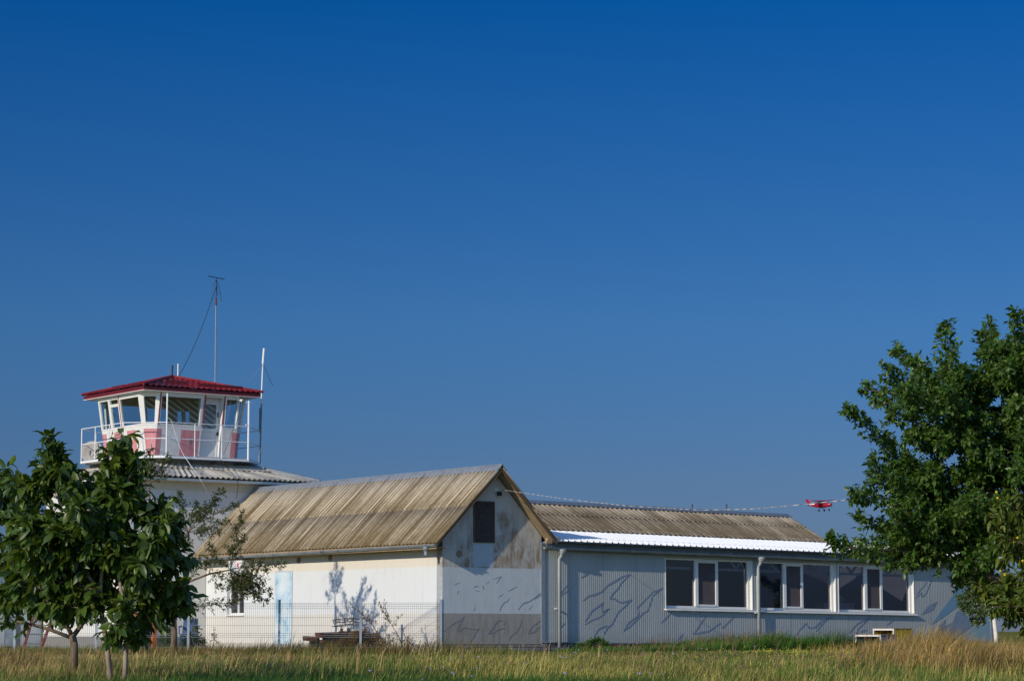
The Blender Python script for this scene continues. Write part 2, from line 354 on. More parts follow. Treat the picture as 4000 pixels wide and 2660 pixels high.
def npmesh(name, verts, faces_flat, starts, mat, parent=None, tint=None, smooth=False):
    me = bpy.data.meshes.new(name)
    me.vertices.add(len(verts)); me.vertices.foreach_set('co', (verts - OFF.get(parent, np.zeros(3))).astype(np.float32).ravel())
    me.loops.add(len(faces_flat)); me.loops.foreach_set('vertex_index', faces_flat.astype(np.int32))
    me.polygons.add(len(starts)); me.polygons.foreach_set('loop_start', starts.astype(np.int32))
    if smooth: me.polygons.foreach_set('use_smooth', np.ones(len(starts), bool))
    if tint is not None:
        a = me.attributes.new('tint', 'FLOAT_COLOR', 'POINT')
        a.data.foreach_set('color', np.concatenate([tint, np.ones((len(tint), 1))], 1).astype(np.float32).ravel())
    me.materials.append(mt[mat]); me.update(calc_edges=True)
    o = link(bpy.data.objects.new(name, me)); OFF[o] = OFF.get(parent, np.zeros(3))
    if parent: o.parent = parent
    return o

def corrugated(mb, P, nrm, s0, s1, t0, t1, pitch=.177, amp=.03, rows=(0,), st_off=0., m=0, lift=0., lim=None, per=8):
    """one course of corrugated sheet: P(s, t) on the slope, s along the ridge, t down the slope; lim(t) narrows a hip"""
    ns = max(2, int((s1 - s0) / pitch * per)); nv = 3
    nrm = np.array(nrm, float); vs, st = [], []
    for j in range(nv):
        t = t0 + (t1 - t0) * j / (nv - 1); a, b_ = lim(t) if lim else (s0, s1)
        for i in range(ns + 1):
            s = a + (b_ - a) * i / ns
            h = amp * math.cos(2 * math.pi * s / pitch) + lift * j / (nv - 1)
            vs.append(np.array(P(s, t)) + nrm * h); st.append((s + st_off, t + .001, 0.1))
    w = ns + 1
    mb.add(vs, [(j * w + i, j * w + i + 1, (j + 1) * w + i + 1, (j + 1) * w + i) for j in range(nv - 1) for i in range(ns)], m, st)

def ray(px, py):
    x, y = (px - 2000) / FPX, (1330 - py) / FPX; c, s = math.cos(PITCH), math.sin(PITCH)
    return np.array([x, c - y * s, s + y * c])
def at(px, py, Y): r = ray(px, py); return np.array([0, 0, ZC]) + r * (Y / r[1])      # the point Y metres ahead seen there
OL = np.array([(0 - C0[0]) * CA + (0 - C0[1]) * SA, -(0 - C0[0]) * SA + (0 - C0[1]) * CA, ZC])
def on_y(px, py, y0):                                                                   # where that sight line meets a wall plane y = y0
    r = ray(px, py); l = np.array([r[0] * CA + r[1] * SA, -r[0] * SA + r[1] * CA, r[2]]); return OL + l * ((y0 - OL[1]) / l[1])

# ------------------------------------------------------------------ ground
def gz(X, Y):
    Y = np.asarray(Y, float)
    return np.interp(Y, [-40, 0, 20, 26, 40, 52, 60, 90, 400], [-1.3, -1.15, -.55, -.34, -.22, -.10, -.02, 0, 0])
def ground():
    ys = np.unique(np.concatenate([np.linspace(-40, 100, 71), [140, 200, 300, 500, 900, 2000, 5000, 9000]]))
    xs = np.unique(np.concatenate([np.linspace(-60, 60, 61), [-6000, -2500, -1000, -400, -150, 150, 400, 1000, 2500, 6000]]))
    mb = MB(); vs = [(x, y, float(gz(x, y)) + (.03 * math.sin(x * .9 + y * .31) * math.sin(y * .55) if 20 < y < 60 else 0)) for y in ys for x in xs]
    n = len(xs); mb.add(vs, [(j * n + i, j * n + i + 1, (j + 1) * n + i + 1, (j + 1) * n + i) for j in range(len(ys) - 1) for i in range(n - 1)])
    m, nt, b, N, L = nmat('meadow_soil'); tc = N('TexCoord'); ob = tc.outputs['Object']
    f = noise(N, L, ob, .25, 6, .7); g = noise(N, L, ob, 6., 5, .7)
    r = ramp(N, ((.3, (.06, .075, .02)), (.5, (.17, .16, .045)), (.7, (.24, .19, .065))))
    L(mth(N, L, 'ADD', f, mth(N, L, 'MULTIPLY', mth(N, L, 'SUBTRACT', g, .5), .5)), r.inputs[0]); L(r.outputs[0], b.inputs['Base Color'])
    b.inputs['Roughness'].default_value = 1; b.inputs['Specular IOR Level'].default_value = 0; bump(N, L, b, g, .8, .05); mt['soil'] = m
    tag(mb.build('ground', 'soil', smooth=True), 'open grassy field running flat to the horizon', 'ground', kind='structure')
ground()

# ------------------------------------------------------------------ gabled house
def gabled_house():
    h = thing('gabled_house', 'long white house with brown corrugated gable roof and boarded gable opening', 'house', (1.57, 6, 0))
    GW, D, AX = 3.147, 12.28, 1.574
    # side wall with window opening, and gable wall
    dy0, dy1, dz1 = 7.36, 8.25, 2.15; wy0, wy1, wz0, wz1 = 10.04, 11.02, .97, 2.13
    w = MB()
    for y0, y1, z0, z1 in ((0, wy0, -.2, 3.1), (wy1, D, -.2, 3.1), (wy0, wy1, -.2, wz0), (wy0, wy1, wz1, 3.1)): w.box(0, .25, y0, y1, z0, z1)
    w.box(2.9, GW, .25, D, -.2, 3.1)
    w.build('side_wall', 'wall_side', h)
    g = MB(); out = [(0, -.2), (GW, -.2), (GW, 2.98), (AX, 4.63), (0, 3.1)]
    g.hexa([(x, -.004, z) for x, z in out], [(x, .25, z) for x, z in out])
    zc = lambda x, y: on_y(x, y, 0.)[[0, 2]]
    A = lambda zx, zy: zc(1600 + zx * .5613, 1780 + zy * .5613)
    fix = lambda u, v: (u, -.008, v)
    for ln, wd in (([(380, 1115), (358, 1160), (330, 1215), (348, 1219), (375, 1196), (420, 1200), (465, 1210), (482, 1199), (455, 1240), (425, 1295)], .032),
               ([(228, 1228), (270, 1195), (310, 1165), (355, 1142), (380, 1115)], .02),
               ([(545, 1240), (575, 1205), (600, 1165), (625, 1143), (677, 1155), (655, 1175), (668, 1196), (612, 1210), (590, 1228), (548, 1238)], .035),
               ([(782, 1138), (765, 1190), (745, 1225), (720, 1240), (700, 1262), (690, 1290)], .025),
               ([(912, 1143), (885, 1165), (860, 1180), (842, 1205), (825, 1235), (870, 1224), (890, 1200), (912, 1185)], .038),
               ([(922, 950), (900, 962), (870, 988), (835, 1012), (790, 1027), (770, 1050), (755, 1070)], .03),
               ([(700, 985), (680, 1010), (655, 1024), (635, 1050), (625, 1082)], .025), ([(638, 838), (620, 865), (603, 888)], .025), ([(638, 836), (610, 850), (578, 856)], .02),
               ([(508, 902), (512, 915), (517, 932)], .03), ([(443, 916), (460, 907), (480, 909)], .03), ([(455, 935), (470, 938), (487, 942)], .02),
               ([(747, 908), (715, 925), (685, 943)], .02), ([(657, 958), (635, 972), (613, 987)], .015), ([(460, 1045), (450, 1065), (443, 1080)], .02),
               ([(340, 933), (336, 945), (328, 962)], .02), ([(557, 873), (545, 882), (530, 892)], .015), ([(352, 880), (330, 888), (300, 898)], .012), ([(860, 1035), (842, 1055), (825, 1075)], .015)):
        g.strip([A(*q) for q in ln], wd * .8, fix, 1)
    g.box(.96, 1.60, -.0075, .002, 2.14, 2.775, 2)
    g.build('gable_wall', ['wall_gable', 'crack', 'patch'], h)
    pl = MB(); pl.box(-.015, GW, -.02, 0, -.25, .155); pl.build('plinth', 'plinth', h)
    # roof: two slopes, two courses each, the upper course laps over the lower
    y0, y1 = -.42, 12.25
    rf = MB(); ex, ez, fx, fz = -.456, 2.725, 3.364, 2.86
    for (qx, qz), sg in (((ex, ez), 1), ((fx, fz), -1)):
        d = np.array((qx - 1.575, 0, qz - 4.73)); ln = np.linalg.norm(d); d /= ln
        n = np.array((d[2], 0, -d[0])) * (1 if d[0] * 1 > 0 and False else 1); n = np.array((-abs(d[2]) * np.sign(1.575 - qx), 0, abs(d[0])))
        P = lambda s, t, d=d: np.array((1.575, s, 4.73)) + d * t
        corrugated(rf, P, n, y0, y1, .05, 1.52, st_off=20 * sg, lift=.02)
        corrugated(rf, P, n, y0, y1, 1.42, ln + .02, st_off=20 * sg, lift=.0)
    r = rf.build('roof', 'roof_l', h, smooth=True, solid=.012)
    rc = MB()
    for sg in (-1, 1):
        rc.hexa([(1.575, y0 - .01, 4.765), (1.575 + sg * .15, y0 - .01, 4.765 - .146), (1.575 + sg * .15, y0 - .01, 4.757 - .146), (1.575, y0 - .01, 4.755)],
                [(1.575, y1, 4.765), (1.575 + sg * .15, y1, 4.765 - .146), (1.575 + sg * .15, y1, 4.757 - .146), (1.575, y1, 4.755)])
    rc.tube([(1.575, y0 - .01, 4.765), (1.575, y1, 4.765)], .025, 8)
    rc.build('ridge_cap', 'galv', r)
    bb = MB()
    for qx, qz in ((ex, ez), (fx, fz)):
        a, b_ = np.array((1.575, -.39, 4.73 - .10)), np.array((qx, -.39, qz - .075))
        bb.bar(a, b_, .035, .13, 0, up=(0, 1, 0)) if False else None
        u = (b_ - a) / np.linalg.norm(b_ - a); nn = np.array((u[2], 0, -u[0])); nn = nn if nn[2] > 0 else -nn
        q = [a + nn * .06, b_ + nn * .06, b_ - nn * .03, a - nn * .03]
        bb.hexa([p + (0, -.02, 0) for p in q], [p + (0, .02, 0) for p in q])
    bb.build('bargeboard', 'wood_old', h)
    sf = MB()                                             # soffit boards under the overhangs
    for qx, qz in ((ex, ez), (fx, fz)):
        a, b_ = np.array((1.575, 0, 4.73 - .055)), np.array((qx, 0, qz - .055))
        for k in range(3):
            f0, f1 = -.365 + k * .125, -.365 + k * .125 + .118
            sf.hexa([a + (0, f0, 0), b_ + (0, f0, 0), b_ + (0, f0, -.02), a + (0, f0, -.02)], [a + (0, f1, 0), b_ + (0, f1, 0), b_ + (0, f1, -.02), a + (0, f1, -.02)])
    sf.box(-.425, -.005, -.36, 12.2, 2.60, 2.615); sf.box(-.445, -.426, -.37, 12.2, 2.56, 2.70)
    sf.build('soffit', 'wood_pale', h)
    # gutter with brackets and outlet
    gt = MB(); cx = -.47
    def gpath(y): return 2.675 - (y + .4) * .004
    prof = [(.065 * math.cos(t), .065 * math.sin(t)) for t in np.linspace(math.pi, 2 * math.pi, 9)]
    vs = []
    for y in (-.38, 5.5, 12.1):
        for a, c in prof: vs.append((cx + a, y, gpath(y) + c))
    gt.add(vs, [(i * 9 + j, i * 9 + j + 1, (i + 1) * 9 + j + 1, (i + 1) * 9 + j) for i in range(2) for j in range(8)])
    gt.add([(cx + a, -.38, gpath(-.38) + c) for a, c in prof], [tuple(range(9))])
    go = gt.build('gutter', 'galv', h, smooth=False, solid=.006)
    for y in np.arange(-.1, 12, .85):
        bk = MB(); bk.tube([(cx + .07 * math.cos(t), y, gpath(y) + .072 * math.sin(t)) for t in np.linspace(math.pi, 2 * math.pi, 7)], .011, 5); bk.bar((cx + .07, y, gpath(y)), (cx + .10, y, gpath(y) + .05), .02, .006)
        bk.build('gutter_bracket', 'galv_dark', go)
    ou = MB(); ou.lathe([(.09, 0), (.085, -.06), (.05, -.13), (.045, -.22)], (cx, .05, 2.63)); ou.build('gutter_outlet', 'galv', go, solid=.004)
    # door
    dr = MB(); dr.box(-.02, .02, dy0, dy1, .14, dz1); dr.box(-.025, -.018, dy0 + .06, dy0 + .065, .2, 2.1)
    d = dr.build('door', 'door', h)
    fr = MB(); fr.box(-.014, .01, dy0 - .03, dy0, .14, dz1 + .03); fr.box(-.014, .01, dy1, dy1 + .03, .14, dz1 + .03); fr.box(-.014, .01, dy0, dy1, dz1, dz1 + .03); fr.build('door_frame', 'patch', d)
    hd = MB(); hd.lathe([(0, -.05), (.03, -.045), (.03, -.01), (.012, 0)], (-.02, dy1 - .08, 1.05), (-1, 0, 0)); hd.build('handle', 'dark', d)
    # window
    wf = MB()
    for a0, a1, b0, b1 in ((wy0, wy0 + .06, wz0, wz1), (wy1 - .06, wy1, wz0, wz1), (wy0 + .06, wy1 - .06, wz0, wz0 + .06), (wy0 + .06, wy1 - .06, wz1 - .06, wz1), ((wy0 + wy1) / 2 - .04, (wy0 + wy1) / 2 + .04, wz0 + .06, wz1 - .06)):
        wf.box(.10, .16, a0, a1, b0, b1)
    wd = wf.build('window', 'upvc', h)
    for a0, a1 in ((wy0 + .06, (wy0 + wy1) / 2 - .04), ((wy0 + wy1) / 2 + .04, wy1 - .06)):
        p = MB(); p.box(.125, .135, a0, a1, wz0 + .06, wz1 - .06); p.build('pane', 'glass', wd)
    sl = MB(); sl.box(-.05, .10, wy0 - .03, wy1 + .03, wz0 - .03, wz0 - .002); sl.build('sill', 'white_paint', wd)
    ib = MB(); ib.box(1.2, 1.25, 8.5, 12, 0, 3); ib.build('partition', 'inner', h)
    # vents
    for (px, py, pz), ax in (((0, 7.01, 2.456), (-1, 0, 0)), ((0, 5.36, 2.493), (-1, 0, 0)), ((.515, -.004, 2.466), (0, -1, 0))):
        v = MB(); v.lathe([(0, .012), (.055, .012), (.06, .03), (.085, .03), (.09, 0)], (px, py, pz), ax, 18); v.build('vent', 'wood_pale', h)
    # boarded opening
    bo = MB(); bo.box(.985, 1.588, -.03, -.0045, 2.785, 3.81)
    bd = bo.build('boarded_opening', 'osb', h)
    bf = MB()
    for x0, x1, z0, z1 in ((.955, .985, 2.76, 3.83), (1.588, 1.615, 2.76, 3.83), (.985, 1.588, 3.81, 3.83), (.985, 1.588, 2.765, 2.785)): bf.box(x0, x1, -.045, -.0045, z0, z1)
    bf.build('board_frame', 'wood_old', bd)
gabled_house()

# ------------------------------------------------------------------ clad workshop
def workshop():
    sw = lambda v: np.column_stack([v[:, 0], v[:, 1], v[:, 2] - .0108 * (v[:, 0] - 7.4)])
    h = thing('clad_workshop', 'long grey ribbed metal workshop with window bands and white and brown roofs', 'workshop', (12, 3, 0))
    X0, X1 = 3.15, 20.28; zb, zt = .19, 2.72
    wins = [(7.39, 10.55), (10.74, 13.77), (13.89, 16.96)]; zs, zh = 1.13, 2.50
    c = MB(); xs = X0
    for a, b_ in wins + [(X1, X1)]:
        c.box(xs, a, 0, .12, zb, zt)
        if a != b_: c.box(a, b_, 0, .12, zb, zs); c.box(a, b_, 0, .12, zh, zt)
        xs = b_
    fx = lambda u, v: (u, -.006, v + .0108 * (u - 7.4))
    B = lambda q: on_y(2080 + q[0] * .4847, 1900 + q[1] * .4847, 0.)[[0, 2]]
    for ln, wd in (([(788, 708), (735, 720), (665, 762), (600, 800), (560, 845), (500, 872), (455, 880), (405, 922)], .06),
               ([(785, 710), (715, 775), (690, 820), (650, 860), (622, 905), (660, 903), (690, 925), (720, 935), (760, 925), (800, 908)], .055),
               ([(800, 910), (750, 960), (690, 1010), (665, 1060), (640, 1108), (600, 1140), (575, 1192)], .05), ([(600, 1118), (560, 1135), (530, 1152), (508, 1190), (488, 1232)], .05),
               ([(575, 928), (530, 965), (480, 1000), (450, 1045), (422, 1092)], .05), ([(572, 930), (555, 970), (560, 1010), (615, 985), (585, 1015), (545, 1050), (480, 1075), (420, 1112)], .045),
               ([(1050, 813), (1010, 835), (970, 850), (900, 920), (840, 980), (860, 1002), (850, 1042), (810, 1070), (770, 1100), (730, 1172)], .05),
               ([(1050, 818), (970, 880), (945, 945), (930, 1000), (895, 1015), (860, 1052), (790, 1120), (740, 1162)], .045),
               ([(452, 704), (420, 718), (388, 736)], .07), ([(1122, 1013), (1080, 1055), (1038, 1097)], .06),
               ([(1402, 1038), (1350, 1110), (1300, 1190), (1360, 1175), (1420, 1166), (1470, 1130), (1510, 1100), (1530, 1140), (1580, 1090), (1632, 1043)], .055),
               ([(1212, 1188), (1190, 1215), (1168, 1232)], .06), ([(287, 788), (250, 830), (208, 882)], .05), ([(290, 838), (250, 860), (208, 892)], .05), ([(205, 1162), (235, 1125), (262, 1098)], .05),
               ([(105, 832), (60, 880), (20, 905)], .03)):
        c.strip([B(q) for q in ln], wd * .85, fx, 1)
    Q = lambda q: on_y(2900 + q[0] * .5167, 1850 + q[1] * .5167, 0.)[[0, 2]]
    for ln, wd in (([(682, 1083), (640, 1098), (600, 1110), (550, 1160), (500, 1166), (488, 1130), (460, 1150), (430, 1180), (410, 1222)], .055), ([(642, 1098), (590, 1150), (555, 1192)], .05),
               ([(972, 1088), (920, 1110), (870, 1130), (840, 1165), (810, 1202)], .055), ([(962, 1093), (920, 1130), (880, 1165), (858, 1217)], .05), ([(945, 1178), (915, 1186), (895, 1195)], .07), ([(1145, 1105), (1120, 1120), (1090, 1145)], .06),
               ([(1432, 803), (1410, 850), (1390, 900), (1372, 922), (1355, 930), (1355, 898), (1330, 920), (1308, 942)], .05), ([(1392, 818), (1370, 850), (1350, 870), (1335, 890), (1318, 912)], .05)):
        c.strip([Q(q) for q in ln], wd * .8, fx, 1)
    for pg, mi in (([(1475, 963), (1400, 1000), (1353, 1067), (1442, 1030)], 1), ([(1610, 845), (1690, 845), (1680, 960), (1560, 1050), (1428, 1142), (1500, 1040), (1598, 910)], 2),
                   ([(1620, 1040), (1590, 1120), (1470, 1182), (1480, 1255), (1600, 1268), (1700, 1190), (1790, 1100), (1822, 1028), (1740, 1070), (1700, 1090), (1680, 1030)], 1),
                   ([(1542, 1093), (1490, 1150), (1466, 1212), (1500, 1232)], 1), ([(1880, 1015), (1840, 1060), (1760, 1150), (1668, 1232), (1680, 1268), (1880, 1268)], 3)):
        p = [fx(*Q(q)) for q in pg]; c.add([(a, y - .003 * (mi - 1), z) for a, y, z in p], [tuple(range(len(p)))], mi)
    c.build('clad_wall', ['clad', 'crack_clad', 'mural_blue', 'mural_light'], h, warp=sw)
    tr = MB(); tr.box(X0 - .02, X0 + .10, -.03, -.001, zb, 2.75); tr.box(X1 - .06, X1 + .03, -.03, .2, zb, 2.7); tr.box(X0, X1, -.04, .0, zb - .03, zb - .002); tr.build('corner_trim', 'galv', h, warp=sw)
    pl = MB(); pl.box(X0 + .01, X1, .01, .15, -.3, zb - .032); pl.box(X0, X0 + .16, -.03, .008, -.3, zb - .034); pl.build('plinth', 'plinth', h, warp=sw)
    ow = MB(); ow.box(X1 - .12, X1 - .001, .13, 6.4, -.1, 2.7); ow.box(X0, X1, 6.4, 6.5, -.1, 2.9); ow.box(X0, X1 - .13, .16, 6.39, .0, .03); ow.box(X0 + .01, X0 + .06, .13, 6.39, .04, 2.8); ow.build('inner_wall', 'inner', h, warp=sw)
    # windows
    for i, (a, b_) in enumerate(wins):
        w_ = b_ - a; m1, m2 = [(8.51, 9.27), (11.80, 12.49), (15.0, 15.66)][i]
        f = MB(); t = .07
        for x0, x1, z0, z1, y0 in ((a, a + .05, zs, zh, .10), (b_ - .10, b_, zs, zh, .08), (a + .05, b_ - .10, zs, zs + .07, .10), (a + .05, b_ - .10, zh - .05, zh, .10),
                                   (m1, m1 + .11, zs + .07, zh - .05, .07), (m2, m2 + .09, zs + .07, zh - .05, .09), (m1 + .11, m2, zs + .07, zs + .12, .08), (m1 + .11, m2, zh - .11, zh - .05, .08)):
            f.box(x0, x1, y0, .19, z0, z1)
        f.box(b_ - .02, b_, -.012, .08, zs, zh); f.box(a - .03, a, -.012, .01, zs - .02, zh)
        wn_ = f.build('window', 'upvc', h, warp=sw, bevel=.004)
        for x0, x1, z0, z1 in ((a + .05, m1, zs + .07, zh - .05), (m1 + .11, m2, zs + .12, zh - .11), (m2 + .09, b_ - .10, zs + .07, zh - .05)):
            p = MB(); p.box(x0, x1, .14, .146, z0, z1); p.build('pane', 'glass', wn_, warp=sw)
        s_ = MB(); s_.hexa([(a - .06, .1, zs - .005), (b_ + .06, .1, zs - .005), (b_ + .06, .1, zs - .035), (a - .06, .1, zs - .035)], [(a - .06, -.10, zs - .035), (b_ + .06, -.10, zs - .035), (b_ + .06, -.10, zs - .065), (a - .06, -.10, zs - .065)])
        s_.build('sill', 'upvc', wn_, warp=sw)
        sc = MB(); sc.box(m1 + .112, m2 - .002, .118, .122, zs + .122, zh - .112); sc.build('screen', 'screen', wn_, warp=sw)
    # roof truss seen through the glass
    for y in (.30,):
        t = MB(); t.bar((X0 + .3, y, 2.235), (X1 - .3, y, 2.235), .06, .07); t.bar((X0 + .3, y, 2.9), (X1 - .3, y, 2.9), .06, .07)
        for x in np.arange(4.2, 20, 1.5): t.bar((x, y, 2.27), (x + .6, y, 2.86), .05, .05); t.bar((x, y, 2.27), (x - .6, y, 2.86), .05, .05)
        t.build('roof_truss', 'white_paint', h, warp=sw)
    # white lean-to roof: trapezoid ribs
    lo, hi, yb = 2.80, 3.235, 2.65
    rf = MB(); pr = []
    x = 3.34
    while x < 20.62:
        pr += [(x, 0), (x + .15, 0), (x + .163, .035), (x + .197, .035)]; x += .21
    vs = [(a, y, lo + (hi - lo) * (y + .42) / (yb + .42) + k) for y in (-.42, 1.1, yb) for a, k in pr]; n = len(pr)
    rf.add(vs, [(j * n + i, j * n + i + 1, (j + 1) * n + i + 1, (j + 1) * n + i) for j in range(2) for i in range(n - 1)])
    for xx in np.arange(3.42, 20.6, .21):
        for yy in (.55, 1.75):
            zz = lo + (hi - lo) * (yy + .42) / (yb + .42); rf.box(xx - .028, xx + .028, yy - .03, yy + .03, zz - .004, zz + .007, 1)
    rf.build('lean_to_roof', ['white_metal', 'galv_dark'], h, warp=sw, solid=.006)
    fb = MB(); fb.box(3.2, 20.5, -.17, -.13, lo - .24, lo + .02); fb.box(3.2, 20.5, -.40, -.172, lo - .035, lo - .02); fb.build('fascia', 'galv_dark', h, warp=sw)
    tb = MB(); tb.box(3.08, 3.28, -.38, -.26, 2.80, 2.87); tb.box(3.03, 3.2, -.40, -.30, 2.73, 2.795); tb.box(3.35, 3.45, -.42, -.36, 2.86, 2.9); tb.build('rafter_end', 'wood_pale', h, warp=sw)
    # back roof
    br = MB(); ry, rz, by, bz = 4.44, 4.16, 2.55, 3.27
    for qy, qz, sg in ((by, bz, -1), (2 * ry - by, bz, 1)):
        d = np.array((0, qy - ry, qz - rz)); ln = np.linalg.norm(d); d /= ln; n = np.array((0, sg * abs(d[2]), abs(d[1])))
        P = lambda s, t, d=d: np.array((s, ry, rz)) + d * t
        corrugated(br, P, n, 2.0, 16.0, .04, 1.0, st_off=50 * sg + 100, lift=.02); corrugated(br, P, n, 2.0, 16.0, .92, ln, st_off=50 * sg + 100)
    r2 = br.build('sheet_roof', 'roof_r', h, smooth=True, warp=sw, solid=.012)
    rc = MB()
    for sg in (-1, 1): rc.hexa([(1.95, ry, rz + .05), (1.95, ry + sg * .22, rz - .055), (1.95, ry + sg * .22, rz - .063), (1.95, ry, rz + .042)], [(16.06, ry, rz + .05), (16.06, ry + sg * .22, rz - .055), (16.06, ry + sg * .22, rz - .063), (16.06, ry, rz + .042)])
    rc.build('ridge_cap', 'galv_dark', r2, warp=sw)
    for x, hh in ((12.267, .13), (13.641, .19)):
        p = MB(); p.tube([(x, ry + .1, rz), (x, ry + .1, rz + .04 + hh)], .016, 6); p.lathe([(.028, 0), (.028, .015), (0.001, .03)], (x, ry + .1, rz + .03 + hh), n=8); p.build('vent_pipe', 'dark', r2, warp=sw)
    bw = MB(); bw.hexa([(15.9, 2.7, 2.6), (15.9, 6.2, 2.6), (15.9, 6.2, 3.2), (15.9, 4.44, 4.08), (15.9, 2.7, 3.24)], [(15.98, 2.7, 2.6), (15.98, 6.2, 2.6), (15.98, 6.2, 3.2), (15.98, 4.44, 4.08), (15.98, 2.7, 3.24)])
    bw.build('gable_end', 'concrete', h, warp=sw)
    # gutter and downpipes
    g = MB(); cy, cz = -.245, 2.64
    prof = [(.06 * math.cos(t), .06 * math.sin(t)) for t in np.linspace(math.pi, 2 * math.pi, 9)]; vs = [(x, cy + a, cz + c) for x in (3.06, 12, 20.5) for a, c in prof]
    g.add(vs, [(i * 9 + j, i * 9 + j + 1, (i + 1) * 9 + j + 1, (i + 1) * 9 + j) for i in range(2) for j in range(8)]); g.add([(3.06, cy + a, cz + c) for a, c in prof], [tuple(range(9))])
    go = g.build('gutter', 'galv', h, warp=sw, solid=.006)
    for x in np.arange(3.35, 20.4, .88):
        k = MB(); k.tube([(x, cy + .068 * math.cos(t), cz + .068 * math.sin(t)) for t in np.linspace(math.pi, 2 * math.pi, 7)], .010, 5); k.bar((x, cy - .068, cz), (x, cy - .06, cz + .03), .02, .006); k.build('gutter_bracket', 'galv', go, warp=sw)
    for x in (3.64, 10.66):
        d = MB(); d.tube([(x, cy, 2.59), (x, cy, 2.50), (x, cy + .03, 2.42), (x, -.135, 2.34), (x, -.135, .05)], .046, 12)
        d.lathe([(.13, .0), (.12, -.05), (.06, -.13)], (x, cy, 2.60), n=14)
        do = d.build('downpipe', 'galv_pale', h, smooth=True, warp=sw)
        for z in (1.05,):
            k = MB(); k.box(x - .15, x + .062, -.15, -.12, z - .02, z + .02); k.box(x - .03, x + .03, -.12, 0, z - .015, z + .015); k.build('pipe_clip', 'white_paint', do, warp=sw)
workshop()

